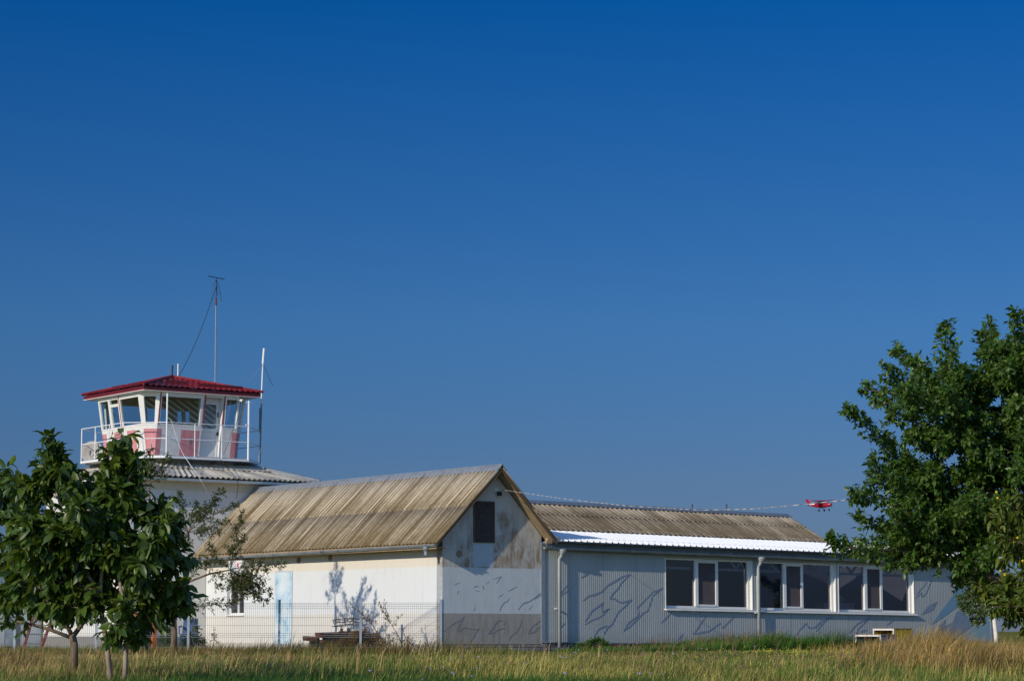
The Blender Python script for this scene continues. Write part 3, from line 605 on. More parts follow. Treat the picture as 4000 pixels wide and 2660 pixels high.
# ------------------------------------------------------------------ control tower
TX, TY = .25, 15.1
def octo(h, s, z): return [(TX + a, TY + b_, z) for a, b_ in ((-s, -h), (s, -h), (h, -s), (h, s), (s, h), (-s, h), (-h, s), (-h, -s))]
def tower():
    h = thing('control_tower', 'white airfield control tower with red tiled roof and pink checked glass cab', 'tower', (TX, TY, 0))
    W2 = 2.8
    # base block, doorway in the front wall near its left corner
    b_ = MB(); fy = TY - W2
    for x0, x1, z0, z1 in ((TX - W2, -2.25, -.2, 5), (-1.78, TX + W2, -.2, 5), (-2.25, -1.78, 1.0, 5)): b_.box(x0, x1, fy, fy + .25, z0, z1)
    b_.box(TX - W2, TX - W2 + .25, fy + .25, TY + W2, -.2, 5); b_.box(TX + W2 - .25, TX + W2, fy + .25, TY + W2, -.2, 5); b_.box(TX - W2 + .25, TX + W2 - .25, TY + W2 - .25, TY + W2, -.2, 5)
    b_.build('base_wall', 'wall_tower', h)
    d = MB()
    d.box(-2.36, -2.24, fy - .14, fy + .02, -.1, 1.03); d.box(-1.79, -1.67, fy - .14, fy + .02, -.1, 1.03); d.box(-2.24, -1.79, fy - .13, fy + .01, .93, 1.03)
    do = d.build('door_frame', 'orange', h); k = MB(); k.box(-2.24, -1.79, fy + .08, fy + .12, -.1, .93); k.build('door', 'dark', do)
    # hipped sheet roof round the drum
    rf = MB(); e0, e1, z0, z1 = 3.3, 1.25, 5.0, 5.66
    for k in range(4):
        c, s = [(1, 0), (0, 1), (-1, 0), (0, -1)][k]
        def tr(a, b__, z): return np.array((TX + a * c - b__ * s, TY + a * s + b__ * c, z))
        L_ = math.hypot(e0 - e1, z1 - z0); cz, sz = (e0 - e1) / L_, (z1 - z0) / L_
        P = lambda s_, t: tr(s_, -(e1 + (e0 - e1) * t / L_), z1 + (z0 - z1) * t / L_)
        n = tr(0, -sz, cz) - np.array((TX, TY, 0))
        lim = lambda t: (-(e1 + (e0 - e1) * t / L_), e1 + (e0 - e1) * t / L_)
        corrugated(rf, P, n, -e0, e0, 0, L_ * .55, lim=lim, st_off=10 * k, lift=.015, per=9); corrugated(rf, P, n, -e0, e0, L_ * .50, L_, lim=lim, st_off=10 * k, per=9)
    r = rf.build('base_roof', 'roof_b', h, smooth=True, solid=.012)
    for sx_, sy_ in ((1, -1), (-1, -1), (1, 1), (-1, 1)): hp = MB(); hp.tube([(TX + sx_ * e1, TY + sy_ * e1, z1 + .02), (TX + sx_ * (e0 + .03), TY + sy_ * (e0 + .03), z0 + .025)], .07, 6); hp.build('hip_cap', 'galv_dark', r)
    sf = MB(); sf.box(TX - 3.22, TX + 3.22, TY - 3.22, TY + 3.22, 4.88, 4.95); sf.build('eaves_board', 'white_paint', h)
    # drum and gallery
    dm = MB(); dm.hexa(octo(1.6, 1.2, 5.3), octo(1.9, 1.3, 5.585)); dm.build('drum', 'concrete', h)
    gl = MB(); gl.hexa(octo(2.36, 1.405, 5.60), octo(2.36, 1.405, 5.66)); gl.hexa(octo(2.30, 1.38, 5.661), octo(2.30, 1.38, 5.69), 1)
    go = gl.build('gallery', ['white_metal', 'concrete'], h)
    for a, c_ in [((x, -1.5), (x * 1.02, -2.28)) for x in (-1.2, -.4, .4, 1.2)] + [((sg * 1.5, y), (sg * 2.28, y)) for y in (-1.2, 0, 1.2) for sg in (-1, 1)]:
        sp = MB(); sp.bar((TX + a[0], TY + a[1], 5.50), (TX + c_[0], TY + c_[1], 5.585), .06, .04); sp.build('gallery_bracket', 'galv_dark', go)
    # railing
    V = octo(2.335, 1.39, 0); rl = MB()
    for zz in (6.66, 6.18): 
        pts = [(x, y, zz) for x, y, _ in V]
        for i in range(8): rl.tube([pts[i], pts[(i + 1) % 8]], .014, 6)
    ro = rl.build('railing', 'white_metal', h)
    posts = [(V[0], 7.52, .026), (V[1], 7.45, .032), (V[2], 6.67, .02), (V[3], 6.67, .015), (V[4], 6.67, .015), (V[5], 6.67, .015), (V[6], 6.67, .018), (V[7], 6.67, .016)]
    for i, j, f in ((0, 1, .34), (0, 1, .67), (6, 7, .33), (6, 7, .67), (2, 3, .5), (4, 5, .5)): posts.append((np.array(V[i]) * (1 - f) + np.array(V[j]) * f, 6.66, .015))
    for p, zt, rr in posts:
        q = MB(); q.tube([(p[0], p[1], 5.62), (p[0], p[1], zt)], rr, 8)
        if zt == 7.45: q.bar((p[0] - .09, p[1], zt - .05), (p[0] + .09, p[1], zt - .05), .03, .03); q.bar((p[0] - .10, p[1], 6.72), (p[0] + .06, p[1], 6.72), .04, .03)
        q.build('post', 'white_metal', ro)
    # cab: eight flared sides
    zb, zs, zt = 5.69, 6.62, 7.60
    def hh(z): return 1.52 + (1.83 - 1.52) * (z - 5.69) / (7.62 - 5.69)
    def side(k, u, z, out=0.):
        o = octo(hh(z) + out, 1.36 + out * .41, z); a, c = np.array(o[k]), np.array(o[(k + 1) % 8]); return a + (c - a) * u
    def slab(mb, k, u0, u1, za, zb_, o0, o1, m=0):
        mb.hexa([side(k, u, z, o0) for u, z in ((u0, za), (u1, za), (u1, zb_), (u0, zb_))], [side(k, u, z, o1) for u, z in ((u0, za), (u1, za), (u1, zb_), (u0, zb_))], m)
    chk = {0: [(0, .06, 1), (.06, .30, 0), (.30, .53, 1), (.53, .565, 0)], 7: [(0, 1, 1)], 6: [(0, .10, 1), (.10, .28, 0), (.28, .48, 1), (.48, .60, 0), (.60, .80, 1), (.80, 1, 0)], 1: [(0, 1, 1)],
           5: [(0, 1, 1)], 3: [(0, 1, 1)], 2: [(0, .3, 0), (.3, .6, 1), (.6, 1, 0)], 4: [(0, .3, 1), (.3, .7, 0), (.7, 1, 1)]}
    chk[0] += [(.80, .94, 0), (.94, 1, 1)]
    wp = MB()
    for k, l in chk.items():
        for u0, u1, m in l:
            slab(wp, k, u0, u1, zb, zs - .10, -.06, .0 + .003 * m, m); slab(wp, k, u0, u1, zs - .10, zs, -.06, .004, 0)
    # small scribbles on the pink panels
    for k, pts in ((7, [(.62, .42), (.62, .22), (.45, .17)]), (0, [(.415, .66), (.43, .58), (.41, .5), (.425, .42)]), (0, [(.40, .58), (.44, .60)])):
        for (u0, a), (u1, c_) in zip(pts, pts[1:]): wp.bar(side(k, u0, zb + a * .9, .008), side(k, u1, zb + c_ * .9, .008), .02, .008, 2)
    wp.build('cab_panel', ['white_paint', 'pink', 'slate'], h)
    hd = MB()
    for k in range(8): slab(hd, k, 0, 1, zt - .06, zt + .02, -.08, .012)
    hd.build('head_beam', 'upvc', h)
    def win(k, u0, u1, za, zb_, fr=.05, sash=False, mat_='glass_t'):
        f = MB(); ln = np.linalg.norm(side(k, 1, za) - side(k, 0, za)); du = fr / ln
        slab(f, k, u0, u0 + du, za, zb_, -.05, .012); slab(f, k, u1 - du, u1, za, zb_, -.05, .012); slab(f, k, u0 + du, u1 - du, za, za + fr * .7, -.05, .010); slab(f, k, u0 + du, u1 - du, zb_ - fr * .7, zb_, -.05, .010)
        fo = f.build('window', 'upvc', h)
        p = MB(); slab(p, k, u0 + du, u1 - du, za + fr * .7, zb_ - fr * .7, -.022, -.016); p.build('pane', mat_, fo); return fo
    zw = zt - .06
    win(0, 0, .545, zs, zw, .08); win(0, .82, 1, zs, zw, .05)
    win(7, 0, 1, zs, zw, .09)
    win(6, .50, 1, zs, zw, .085); fo = win(6, .26, .50, zs, zw - .2, .075); win(6, .26, .50, zw - .2, zw, .05); win(6, 0, .26, zs, zw, .06)
    hn = MB(); hn.tube([side(6, .36, 7.0, .02), side(6, .36, 7.12, .03)], .012, 6); hn.build('handle', 'dark', fo)
    win(1, 0, 1, zs, zw, .06); win(3, 0, 1, zs, zw, .06); win(5, 0, 1, zs, zw, .06)
    for k in (2, 4): win(k, 0, .5, zs, zw, .06); win(k, .5, 1, zs, zw, .06)
    # corner strips in red
    for k, u in ((0, .012), (0, .565), (0, .81), (1, .1), (6, .505)): rs = MB(); slab(rs, k, u - .008, u + .008, zs + .02, zt, .012, .016); rs.build('trim_strip', 'red_line', h)
    # recessed door in the front side
    dx0, dx1, dy = TX - 1.36 + 2.72 * .565, TX - 1.36 + 2.72 * .80, TY - 1.50
    jb = MB(); jb.hexa([side(0, .80, zb), side(0, .80, zt), (dx1, dy + .05, zt), (dx1, dy + .05, zb)], [side(0, .812, zb), side(0, .812, zt), (dx1 + .03, dy + .05, zt), (dx1 + .03, dy + .05, zb)])
    jb.hexa([side(0, .553, zb), side(0, .553, zt), (dx0 - .03, dy + .05, zt), (dx0 - .03, dy + .05, zb)], [side(0, .565, zb), side(0, .565, zt), (dx0, dy + .05, zt), (dx0, dy + .05, zb)])
    jb.build('door_jamb', 'white_paint', h)
    dr = MB()
    for x0, x1, z0, z1 in ((dx0, dx0 + .08, zb, 7.44), (dx1 - .08, dx1, zb, 7.44), (dx0 + .08, dx1 - .08, 7.36, 7.44), (dx0 + .08, dx1 - .08, 6.52, 6.62), (dx0 + .08, dx1 - .08, zb, 5.77)): dr.box(x0, x1, dy, dy + .06, z0, z1)
    dr.box(dx0 + .08, dx1 - .08, dy + .015, dy + .045, 5.77, 6.52); dr.box(dx0, dx1, dy, dy + .06, 7.44, zt)
    do = dr.build('cab_door', 'upvc', h)
    p = MB(); p.box(dx0 + .08, dx1 - .08, dy + .025, dy + .031, 6.62, 7.36); p.build('pane', 'glass_t', do)
    p = MB(); p.tube([(dx1 - .04, dy - .03, 6.98), (dx1 - .04, dy - .03, 7.12)], .014, 6); p.build('handle', 'dark', do); p = MB(); p.box(dx1 - .065, dx1 - .015, dy - .02, dy, 6.42, 6.52); p.build('lock', 'dark', do)
    # inside of the cab
    cl = MB(); cl.hexa(octo(1.74, 1.32, 7.565), octo(1.76, 1.33, 7.60)); cl.build('ceiling', 'ceil', h)
    it = MB(); y = TY - .3; x0, x1 = TX - .3, TX + 1.45; wx0, wx1, wz0, wz1 = TX + .05, TX + .48, 6.86, 7.22
    for a, c_, e, g in ((x0, wx0, zb, 7.56), (wx1, x1, zb, 7.56), (wx0, wx1, zb, wz0), (wx0, wx1, wz1, 7.56)): it.box(a, c_, y, y + .04, e, g)
    it.box(TX - 1.2, TX - .3, TY - .3, TY - .26, 7.25, 7.56)
    it.build('partition', 'stripe', h)
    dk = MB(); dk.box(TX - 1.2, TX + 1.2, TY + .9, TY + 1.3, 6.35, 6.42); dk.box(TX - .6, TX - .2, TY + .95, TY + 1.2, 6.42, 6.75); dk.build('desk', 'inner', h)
    # roof
    q = 2.03
    fs = MB(); fs.box(TX - q + .05, TX + q - .05, TY - q + .05, TY + q - .05, 7.625, 7.66, 1); fs.box(TX - q + .03, TX + q - .03, TY - q + .03, TY + q - .03, 7.661, 7.74, 0)
    fs.box(TX - q + .02, TX + q - .02, TY - q + .02, TY + q - .02, 7.61, 7.624, 2)
    fs.build('fascia', ['red_dark', 'red_line', 'white_paint'], h)
    tl = MB(); za, zp = 7.755, 8.30
    for k in range(4):
        c, s = [(1, 0), (0, 1), (-1, 0), (0, -1)][k]
        rows = 6; per = 10; pitch = .19
        for rrow in range(rows):
            ns = int(2 * q / pitch * per); vs = []
            for j in (0, 1):
                f = (rrow + j * 1.06) / rows; f = min(f, 1.); e = q * (1.01 - f)
                for i in range(ns + 1):
                    x = -e + 2 * e * i / ns; z = za + (zp - za) * f + .016 * math.cos(2 * math.pi * x / pitch) * (1 if e > .1 else 0) + (.018 if j == 0 else 0.)
                    vs.append((TX + x * c + e * s, TY + x * s - e * c, z))
            tl.add(vs, [(i, i + 1, ns + 2 + i, ns + 1 + i) for i in range(ns)])
    ro = tl.build('roof', 'red_roof', h, smooth=False)
    for sx_, sy_ in ((1, -1), (-1, -1), (1, 1), (-1, 1)): hc = MB(); hc.tube([(TX, TY, zp + .02), (TX + sx_ * (q + .02), TY + sy_ * (q + .02), za + .03)], .045, 6); hc.build('hip_cap', 'red_roof', ro)
    for side_, a, c_, off in ((0, -.95, -.25, .62), (0, .02, 1.55, .40), (3, -.9, -.1, .45), (3, .1, 1.0, .45)):
        sg = MB(); f = off / q; e = q - off; zz = za + (zp - za) * f
        p0, p1 = ((TX + a, TY - e, zz + .05), (TX + c_, TY - e, zz + .05)) if side_ == 0 else ((TX - e, TY - a, zz + .05), (TX - e, TY - c_, zz + .05))
        sg.bar(p0, p1, .02, .10); sg.build('snow_guard', 'red_dark', ro)
    for (x, y, zt_, rr, mm) in ((TX + .0, TY, 8.66, .028, 'dark_red_pipe'), (TX + .2, TY, 8.72, .022, 'white_paint')):
        p = MB(); p.tube([(x, y, 8.2), (x, y, zt_)], rr, 8); p.build('vent_pipe', mm, ro)
tower()

def antennas():
    # tall mast behind the roof with its stay
    h = thing('radio_mast', 'tall thin rusty radio mast with crossbar top and stay wire behind red roof', 'antenna', (3.0, TY + 2.2, 5.65))
    p = MB(); p.tube([(3.0, TY + 2.2, 5.6), (2.98, TY + 2.2, 9.5), (2.965, TY + 2.2, 11.2)], [.026, .022, .019], 8); p.build('pole', 'dark_red_pipe' if False else 'galv', h)
    c = MB(); c.tube([(2.975, TY + 2.2, 11.0), (2.965, TY + 2.2, 11.25)], .032, 8); c.build('clamp', 'rust', h)
    a = MB(); a.tube([(2.965, TY + 2.2, 11.2), (2.97, TY + 2.2, 11.9)], .015, 6); a.tube([(2.67, TY + 2.2, 11.93), (3.27, TY + 2.2, 11.88)], .013, 6); a.build('crossbar', 'dark', h)
    w = MB()
    for q in ((2.80, 11.35), (3.02, 11.3), (3.17, 11.15)): w.tube([(2.965, TY + 2.2, 11.85), (2.95 + (q[0] - 2.96) * .6, TY + 2.2, 11.6), (q[0], TY + 2.2, q[1])], .01, 4)
    w.build('radial_wire', 'dark', h)
    s = MB(); A_, B_ = np.array((2.965, TY + 2.2, 11.6)), np.array((.485, TY, 8.33))
    s.tube([A_ * (1 - t) + B_ * t + np.array((0, 0, -.22 * math.sin(math.pi * t))) for t in np.linspace(0, 1, 14)], .009, 4); s.build('stay_wire', 'dark', h)
    # white whip with two drooping radials
    h = thing('whip_antenna', 'white whip antenna with two drooping radials clamped to gallery railing corner', 'antenna', (2.60, TY - 1.4, 5.6))
    p = MB(); y = TY - 1.4
    p.tube([(2.59, y, 5.62), (2.62, y, 7.5)], .028, 8, 1); p.tube([(2.61, y, 7.4), (2.655, y, 8.75)], .022, 8); p.tube([(2.655, y, 8.75), (2.69, y, 9.22)], .034, 8); p.build('pole', ['white_metal', 'galv_dark'], h)
    c = MB(); c.box(2.56, 2.60, y - .02, y + .02, 6.6, 7.35); c.build('clamp', 'galv_dark', h)
    r = MB(); r.tube([(2.66, y, 8.74), (2.14, y - .05, 8.15)], .009, 5); r.tube([(2.66, y, 8.74), (3.08, y + .1, 8.08)], .009, 5); r.build('radial', 'galv', h)
    # dish on the gallery
    x, y, z = -1.62, TY + 1.62, 5.99
    h = thing('satellite_dish', 'round white dish standing behind the gallery railing', 'dish', (x, y, 5.7))
    d = MB(); ax = np.array((-.62, -.78, .12)); d.lathe([(0.001, -.10), (.12, -.09), (.24, -.05), (.33, 0), (.345, .0), (.345, -.03), (.24, -.08), (0.001, -.13)], (x, y, z), ax, 26); d.build('reflector', 'dish_paint', h, smooth=True)
    q = MB(); q.tube([(x, y + .13, 5.68), (x, y + .12, 6.05)], .03, 8); q.tube([(x - .05, y, 5.8), (x + .1, y - .38, 6.08)], .012, 6); q.box(x + .05, x + .14, y - .44, y - .36, 6.05, 6.12); q.build('mount', 'galv_dark', h)
    # camera under the tower eaves
    x, y, z = 1.53, TY - 1.90, 7.55
    h = thing('security_camera', 'small white security camera under red eaves near right cab corner', 'camera', (x, y, z))
    b_ = MB(); b_.box(x - .06, x + .02, y, y + .08, 7.52, 7.62); b_.build('bracket', 'white_paint', h, bevel=.01)
    b_ = MB(); b_.lathe([(0, 0), (.045, .01), (.045, .16), (.03, .18)], (x - .01, y + .05, 7.53), (.55, -.75, -.3), 14); b_.lathe([(0.001, .17), (.03, .175)], (x - .01, y + .05, 7.53), (.55, -.75, -.3), 14, 1); b_.build('camera_body', ['white_paint', 'dark'], h)
    x, z = 1.70, 4.06
    h = thing('gable_floodlight', 'small dark floodlight on the gable wall below roof peak', 'lamp', (x, -.05, z))
    b_ = MB(); b_.box(x - .05, x + .06, -.16, -.08, z - .08, z + .03); b_.build('lamp_head', 'dark', h, bevel=.01)
    b_ = MB(); b_.tube([(x - .03, -.004, z + .08), (x - .03, -.09, z + .02)], .012, 6); b_.box(x - .07, x + .02, -.03, -.004, z + .03, z + .12); b_.build('bracket', 'white_paint', h)
    # cables hanging from the gallery
    def cable(name, lab, pts, r, m):
        o = MB(); pts = [np.array(p) for p in pts]; out = []
        for i in range(len(pts) - 1):
            for t in np.linspace(0, 1, 6)[:-1]:
                p0, p1, p2, p3 = pts[max(i - 1, 0)], pts[i], pts[i + 1], pts[min(i + 2, len(pts) - 1)]
                out.append(.5 * (2 * p1 + (p2 - p0) * t + (2 * p0 - 5 * p1 + 4 * p2 - p3) * t * t + (3 * p1 - p0 - 3 * p2 + p3) * t ** 3))
        out.append(pts[-1]); base = out[-1]
        root = o.tube(out, r, 5); 
        e = MB(); e.v, e.f, e.m, e.st = o.v, o.f, o.m, o.st
        ob_ = e.build(name, m); ob_.location = wor(0, 0, 0); ob_.rotation_euler = (0, 0, TH); tag(ob_, lab, 'cable', 'loose cables on the tower')
    yq = TY - 2.36
    cable('cable', 'loose white cable hanging from the gallery railing over pale sheet roof', [on_y(250 + 690 * .574, 1050 + 1020 * .574, yq - .02), on_y(250 + 725 * .574, 1050 + 1025 * .574, yq - .04), on_y(250 + 760 * .574, 1050 + 1130 * .574, yq - .04), on_y(250 + 800 * .574, 1050 + 1240 * .574, yq - .05),
          on_y(250 + 850 * .574, 1050 + 1320 * .574, TY - 2.75), on_y(250 + 915 * .574, 1050 + 1410 * .574, TY - 3.34), on_y(250 + 960 * .574, 1050 + 1490 * .574, TY - 3.3), on_y(250 + 995 * .574, 1050 + 1562 * .574, TY - 2.86)], .007, 'white_paint')
    cable('cable', 'dark cable hanging down from tower eaves above the plum branches', [on_y(250 + 1068 * .574, 1050 + 1300 * .574, yq), on_y(250 + 1100 * .574, 1050 + 1345 * .574, TY - 2.85), on_y(250 + 1140 * .574, 1050 + 1385 * .574, TY - 3.32), on_y(250 + 1180 * .574, 1050 + 1440 * .574, TY - 3.3), on_y(250 + 1183 * .574, 1050 + 1500 * .574, TY - 3.1), on_y(250 + 1170 * .574, 1050 + 1560 * .574, TY - 2.86)], .008, 'dark')
    cable('cable', 'thin dark cable slanting down the right end of the glass cab', [on_y(250 + 1208 * .574, 1050 + 870 * .574, TY - 1.9), on_y(250 + 1190 * .574, 1050 + 1000 * .574, TY - 1.86), on_y(250 + 1140 * .574, 1050 + 1120 * .574, TY - 1.9), on_y(250 + 1112 * .574, 1050 + 1200 * .574, TY - 1.9), on_y(250 + 1085 * .574, 1050 + 1265 * .574, TY - 1.8)], .006, 'dark')
antennas()

def air_conditioner():
    y0, y1, z0, z1 = 9.55, 10.38, 2.0, 2.53; x0 = -.36
    h = thing('air_conditioner', 'white air conditioner with pink sticker on bracket above the narrow window', 'air conditioner', (-.2, 9.95, 2.0))
    b_ = MB(); b_.box(x0, -.06, y0, y1, z0, z1); bo = b_.build('casing', 'white_paint', h, bevel=.015)
    f = MB()
    for r in (.05, .10, .15, .20, .225): f.lathe([(r, .0), (r, .012), (r + .008, .012), (r + .008, 0)], (x0, 10.1, 2.27), (-1, 0, 0), 24)
    for k in range(12): t = k * math.pi / 6; f.bar((x0 - .008, 10.1 + .03 * math.cos(t), 2.27 + .03 * math.sin(t)), (x0 - .008, 10.1 + .22 * math.cos(t), 2.27 + .22 * math.sin(t)), .008, .006)
    f.lathe([(0.001, .014), (.04, .014), (.04, 0)], (x0, 10.1, 2.27), (-1, 0, 0), 16); f.build('fan_grille', 'patch', h)
    m_ = bpy.data.materials.new('pink_sticker'); m_.use_nodes = True; m_.node_tree.nodes['Principled BSDF'].inputs[0].default_value = (.55, .02, .16, 1); mt['sticker'] = m_
    s = MB(); s.box(x0 - .006, x0 - .001, 9.74, 9.85, 2.33, 2.44)
    for p, q in (((9.825, 2.35), (9.795, 2.42)), ((9.765, 2.35), (9.795, 2.42)), ((9.815, 2.375), (9.775, 2.375))): s.bar((x0 - .009, *p), (x0 - .009, *q), .012, .004, 1)
    s.build('sticker', ['sticker', 'white_paint'], h)
    k = MB(); k.box(x0 - .004, x0 - .001, 9.58, 9.68, 2.42, 2.45); k.build('badge', 'slate', h)
    g = MB()
    for y in (9.7, 10.25): g.bar((0, y, 1.97), (-.4, y, 1.97), .03, .03); g.bar((-.03, y, 1.97), (-.03, y, 1.72), .03, .03)
    g.build('wall_bracket', 'white_paint', h)
    for dy in (0, .06):
        p = MB(); p.tube([(-.2, 9.56, 2.1 + dy), (-.2, 9.4, 2.12 + dy), (-.15, 9.22, 2.34), (-.1, 9.05 - dy * .5, 2.46), (-.06, 8.9 - dy, 2.40), (-.05, 8.78 - dy, 2.1), (-.04, 8.66 - dy, 1.98), (.01, 8.6 - dy, 1.98)], .024, 7); p.build('pipe', 'white_paint', h, smooth=True)
air_conditioner()

# ------------------------------------------------------------------ fence and yard clutter
def fence():
    h = thing('mesh_fence', 'grey welded mesh fence on steel posts in front of white house', 'fence', (-6, 60.6, 0), False)
    P = [(-1.80, 60.0), (-3.85, 60.3), (-5.96, 60.7), (-8.33, 61.0), (-10.75, 61.3), (-12.9, 61.5), (-13.2, 63.2), (-13.55, 65.2)]
    for i, (x, y) in enumerate(P):
        p = MB(); p.box(x - .03, x + .03, y - .025, y + .025, -.2, 1.31); p.build('post', 'galv', h)
    fold = [(-.02, 0), (.10, 0), (.35, 0), (.40, .035), (.45, 0), (.65, 0), (.85, 0), (1.08, 0), (1.13, .035), (1.18, 0), (1.22, 0)]
    for (xa, ya), (xb, yb) in zip(P, P[1:]):
        d = np.array((xb - xa, yb - ya)); ln = np.hypot(*d); d /= ln; n = np.array((d[1], -d[0])); mb = MB()
        for k in range(int(ln / .05)):
            s = .04 + k * .05
            mb.tube([(xa + d[0] * s + n[0] * (.03 + o), ya + d[1] * s + n[1] * (.03 + o), z) for z, o in fold], .0032, 3, cap=False)
        for z, o in fold:
            mb.tube([(xa + d[0] * s + n[0] * (.036 + o), ya + d[1] * s + n[1] * (.036 + o), z) for s in (.02, ln - .02)], .004, 3, cap=False)
        mb.build('mesh_panel', 'galv_dark', h)
fence()

def clutter():
    # pile of rusty sheets on crates
    c = at(1330, 2500, 62.6); X, Y = c[0], c[1]
    h = thing('scrap_pile', 'low pile of rusty sheets over blue grey crates by white wall', 'scrap pile', (X, Y, 0), False)
    for x0, x1, z0, z1 in ((-.80, -.48, .0, .28), (-.46, -.16, .0, .345), (-.14, .20, .0, .37), (.22, .50, .0, .43), (.52, .80, .0, .40)):
        b_ = MB(); b_.box(X + x0, X + x1, Y - .3, Y + .3, z0, z1)
        for k in range(3): b_.box(X + x0 - .01, X + x1 + .01, Y - .315, Y - .301, z0 + .03 + k * .07, z0 + .06 + k * .07, 1)
        b_.build('crate', ['slate', 'wood_old'], h)
    for x0, x1, y0, z, t, tilt in ((-.95, -.58, -.45, .26, .12, -.02), (-.62, .2, -.50, .33, .14, .02), (-.5, -.1, -.42, .20, .06, .05), (.0, .62, -.45, .42, .09, .0), (.2, .7, -.5, .28, .07, .05), (.5, .98, -.4, .37, .06, .04), (.05, .35, -.46, .34, .07, -.02)):
        b_ = MB(); b_.hexa([(X + x0, Y + y0, z), (X + x1, Y + y0 - .03, z + tilt), (X + x1, Y + .4, z + tilt), (X + x0, Y + .4, z)], [(X + x0 - .02, Y + y0 + .03, z + t), (X + x1, Y + y0, z + t + tilt), (X + x1, Y + .4, z + t + tilt), (X + x0, Y + .42, z + t)])
        b_.build('rusty_sheet', 'rust', h)
    h = thing('wire_cart', 'bent black wire cart frame lying on the rusty pile', 'cart', (X, Y, .5), False)
    p = lambda px, py, dy=0.: tuple(at(1100 + px * .29686, 2250 + py * .29686, Y + dy))
    f = MB()
    for l in ([(672, 583), (750, 565), (945, 552), (1035, 565)], [(672, 583), (705, 650), (790, 640), (950, 625)], [(665, 660), (780, 655), (945, 640), (1100, 640)], [(945, 532), (948, 690)], [(865, 575), (880, 640), (945, 552)], [(780, 655), (785, 710)], [(730, 655), (720, 720)], [(870, 650), (875, 705)], [(950, 600), (1040, 610)], [(700, 610), (945, 590)]):
        f.tube([p(*q) for q in l], .012, 5)
    for l in ([(700, 590), (945, 565)], [(760, 570), (770, 650)], [(830, 562), (840, 645)]): f.tube([p(*q, .3) for q in l], .009, 5)
    f.build('wire_frame', 'dark', h)
    w = MB()
    for q in ((790, 705), (880, 700)): w.lathe([(.01, -.015), (.045, -.015), (.045, .015), (.01, .015)], p(*q), (0, 1, 0), 12)
    w.build('wheel', 'rubber', h)
    # ladder
    h = thing('step_ladder', 'worn red stepladder leaning against the white tower base wall', 'ladder', (-13.2, 66, 0), False)
    P = lambda px, py, Y_: np.array(at(px, py, Y_))
    a0, a1, b0, b1 = P(228, 2350, 67.2), P(155, 2545, 66.), P(150, 2340, 67.2), P(88, 2545, 66.)
    for q0, q1 in ((a0, a1), (b0, b1)): r = MB(); r.bar(q0, q1, .05, .09); r.build('rail', 'ladder_red', h)
    for t in (.12, .3, .48, .66, .84): r = MB(); r.tube([a0 + (a1 - a0) * t, b0 + (b1 - b0) * t], .018, 6); r.build('rung', 'galv_dark', h)
    # shed behind the ladder and dark cabinet
    h = thing('low_annex', 'low blue grey annex wall left of tower base', 'shed', (-4.2, 19, 0))
    w = MB(); w.box(-5.6, -2.57, 18.0, 20.5, -.2, 1.62); w.build('wall', 'patch', h); w = MB(); w.box(-5.7, -2.56, 17.9, 20.6, 1.625, 1.70); w.build('roof', 'galv_dark', h)
    X, Y = -13.7, 64.8
    h = thing('metal_cabinet', 'tall dark metal cabinet beside the fence end at far left', 'cabinet', (X, Y, 0), False)
    b_ = MB(); b_.box(X - .13, X + .14, Y - .2, Y + .3, .06, 1.05); b_.build('body', 'dark', h, bevel=.01); b_ = MB(); b_.box(X - .16, X + .17, Y - .24, Y + .33, 1.052, 1.09); b_.build('lid', 'dark', h); b_ = MB(); b_.box(X - .11, X + .12, Y - .215, Y - .201, .1, 1.0); b_.build('door', 'slate', h)
    # blue plastic chair behind the plants
    X, Y = at(738, 2500, 64.)[:2]
    h = thing('plastic_chair', 'blue plastic armchair half hidden by plants behind the fence', 'chair', (X, Y, 0), False)
    s = MB(); s.box(X - .22, X + .22, Y - .2, Y + .2, .40, .43); s.build('seat', 'blue', h, bevel=.01)
    s = MB(); s.hexa([(X - .22, Y + .2, .43), (X + .22, Y + .2, .43), (X + .22, Y + .23, .43), (X - .22, Y + .23, .43)], [(X - .19, Y + .3, .85), (X + .19, Y + .3, .85), (X + .19, Y + .33, .85), (X - .19, Y + .33, .85)]); s.build('backrest', 'blue', h)
    for a, c_ in ((-.2, -.18), (.2, -.18), (-.2, .18), (.2, .18)): s = MB(); s.bar((X + a * 1.1, Y + c_ * 1.1, 0), (X + a, Y + c_, .40), .04, .04); s.build('leg', 'blue', h)
    for a in (-.24, .24): s = MB(); s.bar((X + a, Y - .2, .62), (X + a, Y + .25, .64), .05, .03); s.bar((X + a, Y - .18, .42), (X + a, Y - .18, .61), .04, .03); s.build('armrest', 'blue', h)
    # crates at the right of the workshop
    for nm, lab, x0, x1, y0, y1, z1, mm in (('open_crate', 'ochre yellow open ended crate with white rim near workshop wall', 14.05, 14.75, -2.02, -1.2, .57, 'yellow'), ('open_crate', 'blue open ended crate with white rim lower than the yellow one', 13.2, 13.78, -2.35, -1.35, .40, 'blue')):
        h = thing(nm, lab, 'crate', ((x0 + x1) / 2, (y0 + y1) / 2, 0), group='open ended crates')
        b_ = MB(); b_.box(x0, x1, y0, y0 + .03, -.1, z1); b_.box(x0, x1, y1 - .03, y1, -.1, z1); b_.box(x0, x1, y0 + .03, y1 - .03, z1 - .03, z1); b_.box(x1 - .03, x1, y0 + .03, y1 - .03, -.1, z1 - .03); b_.build('shell', mm, h)
        f = MB()
        for a, c_, e, g in ((y0, y0 + .04, -.1, z1), (y1 - .04, y1, -.1, z1), (y0 + .04, y1 - .04, z1 - .04, z1), (y0 + .04, y1 - .04, .06, .10)): f.box(x0 - .02, x0 - .001, a, c_, e, g)
        f.box(x0 - .02, x1 + .02, y0 - .02, y1 + .02, z1 + .001, z1 + .02, 1)
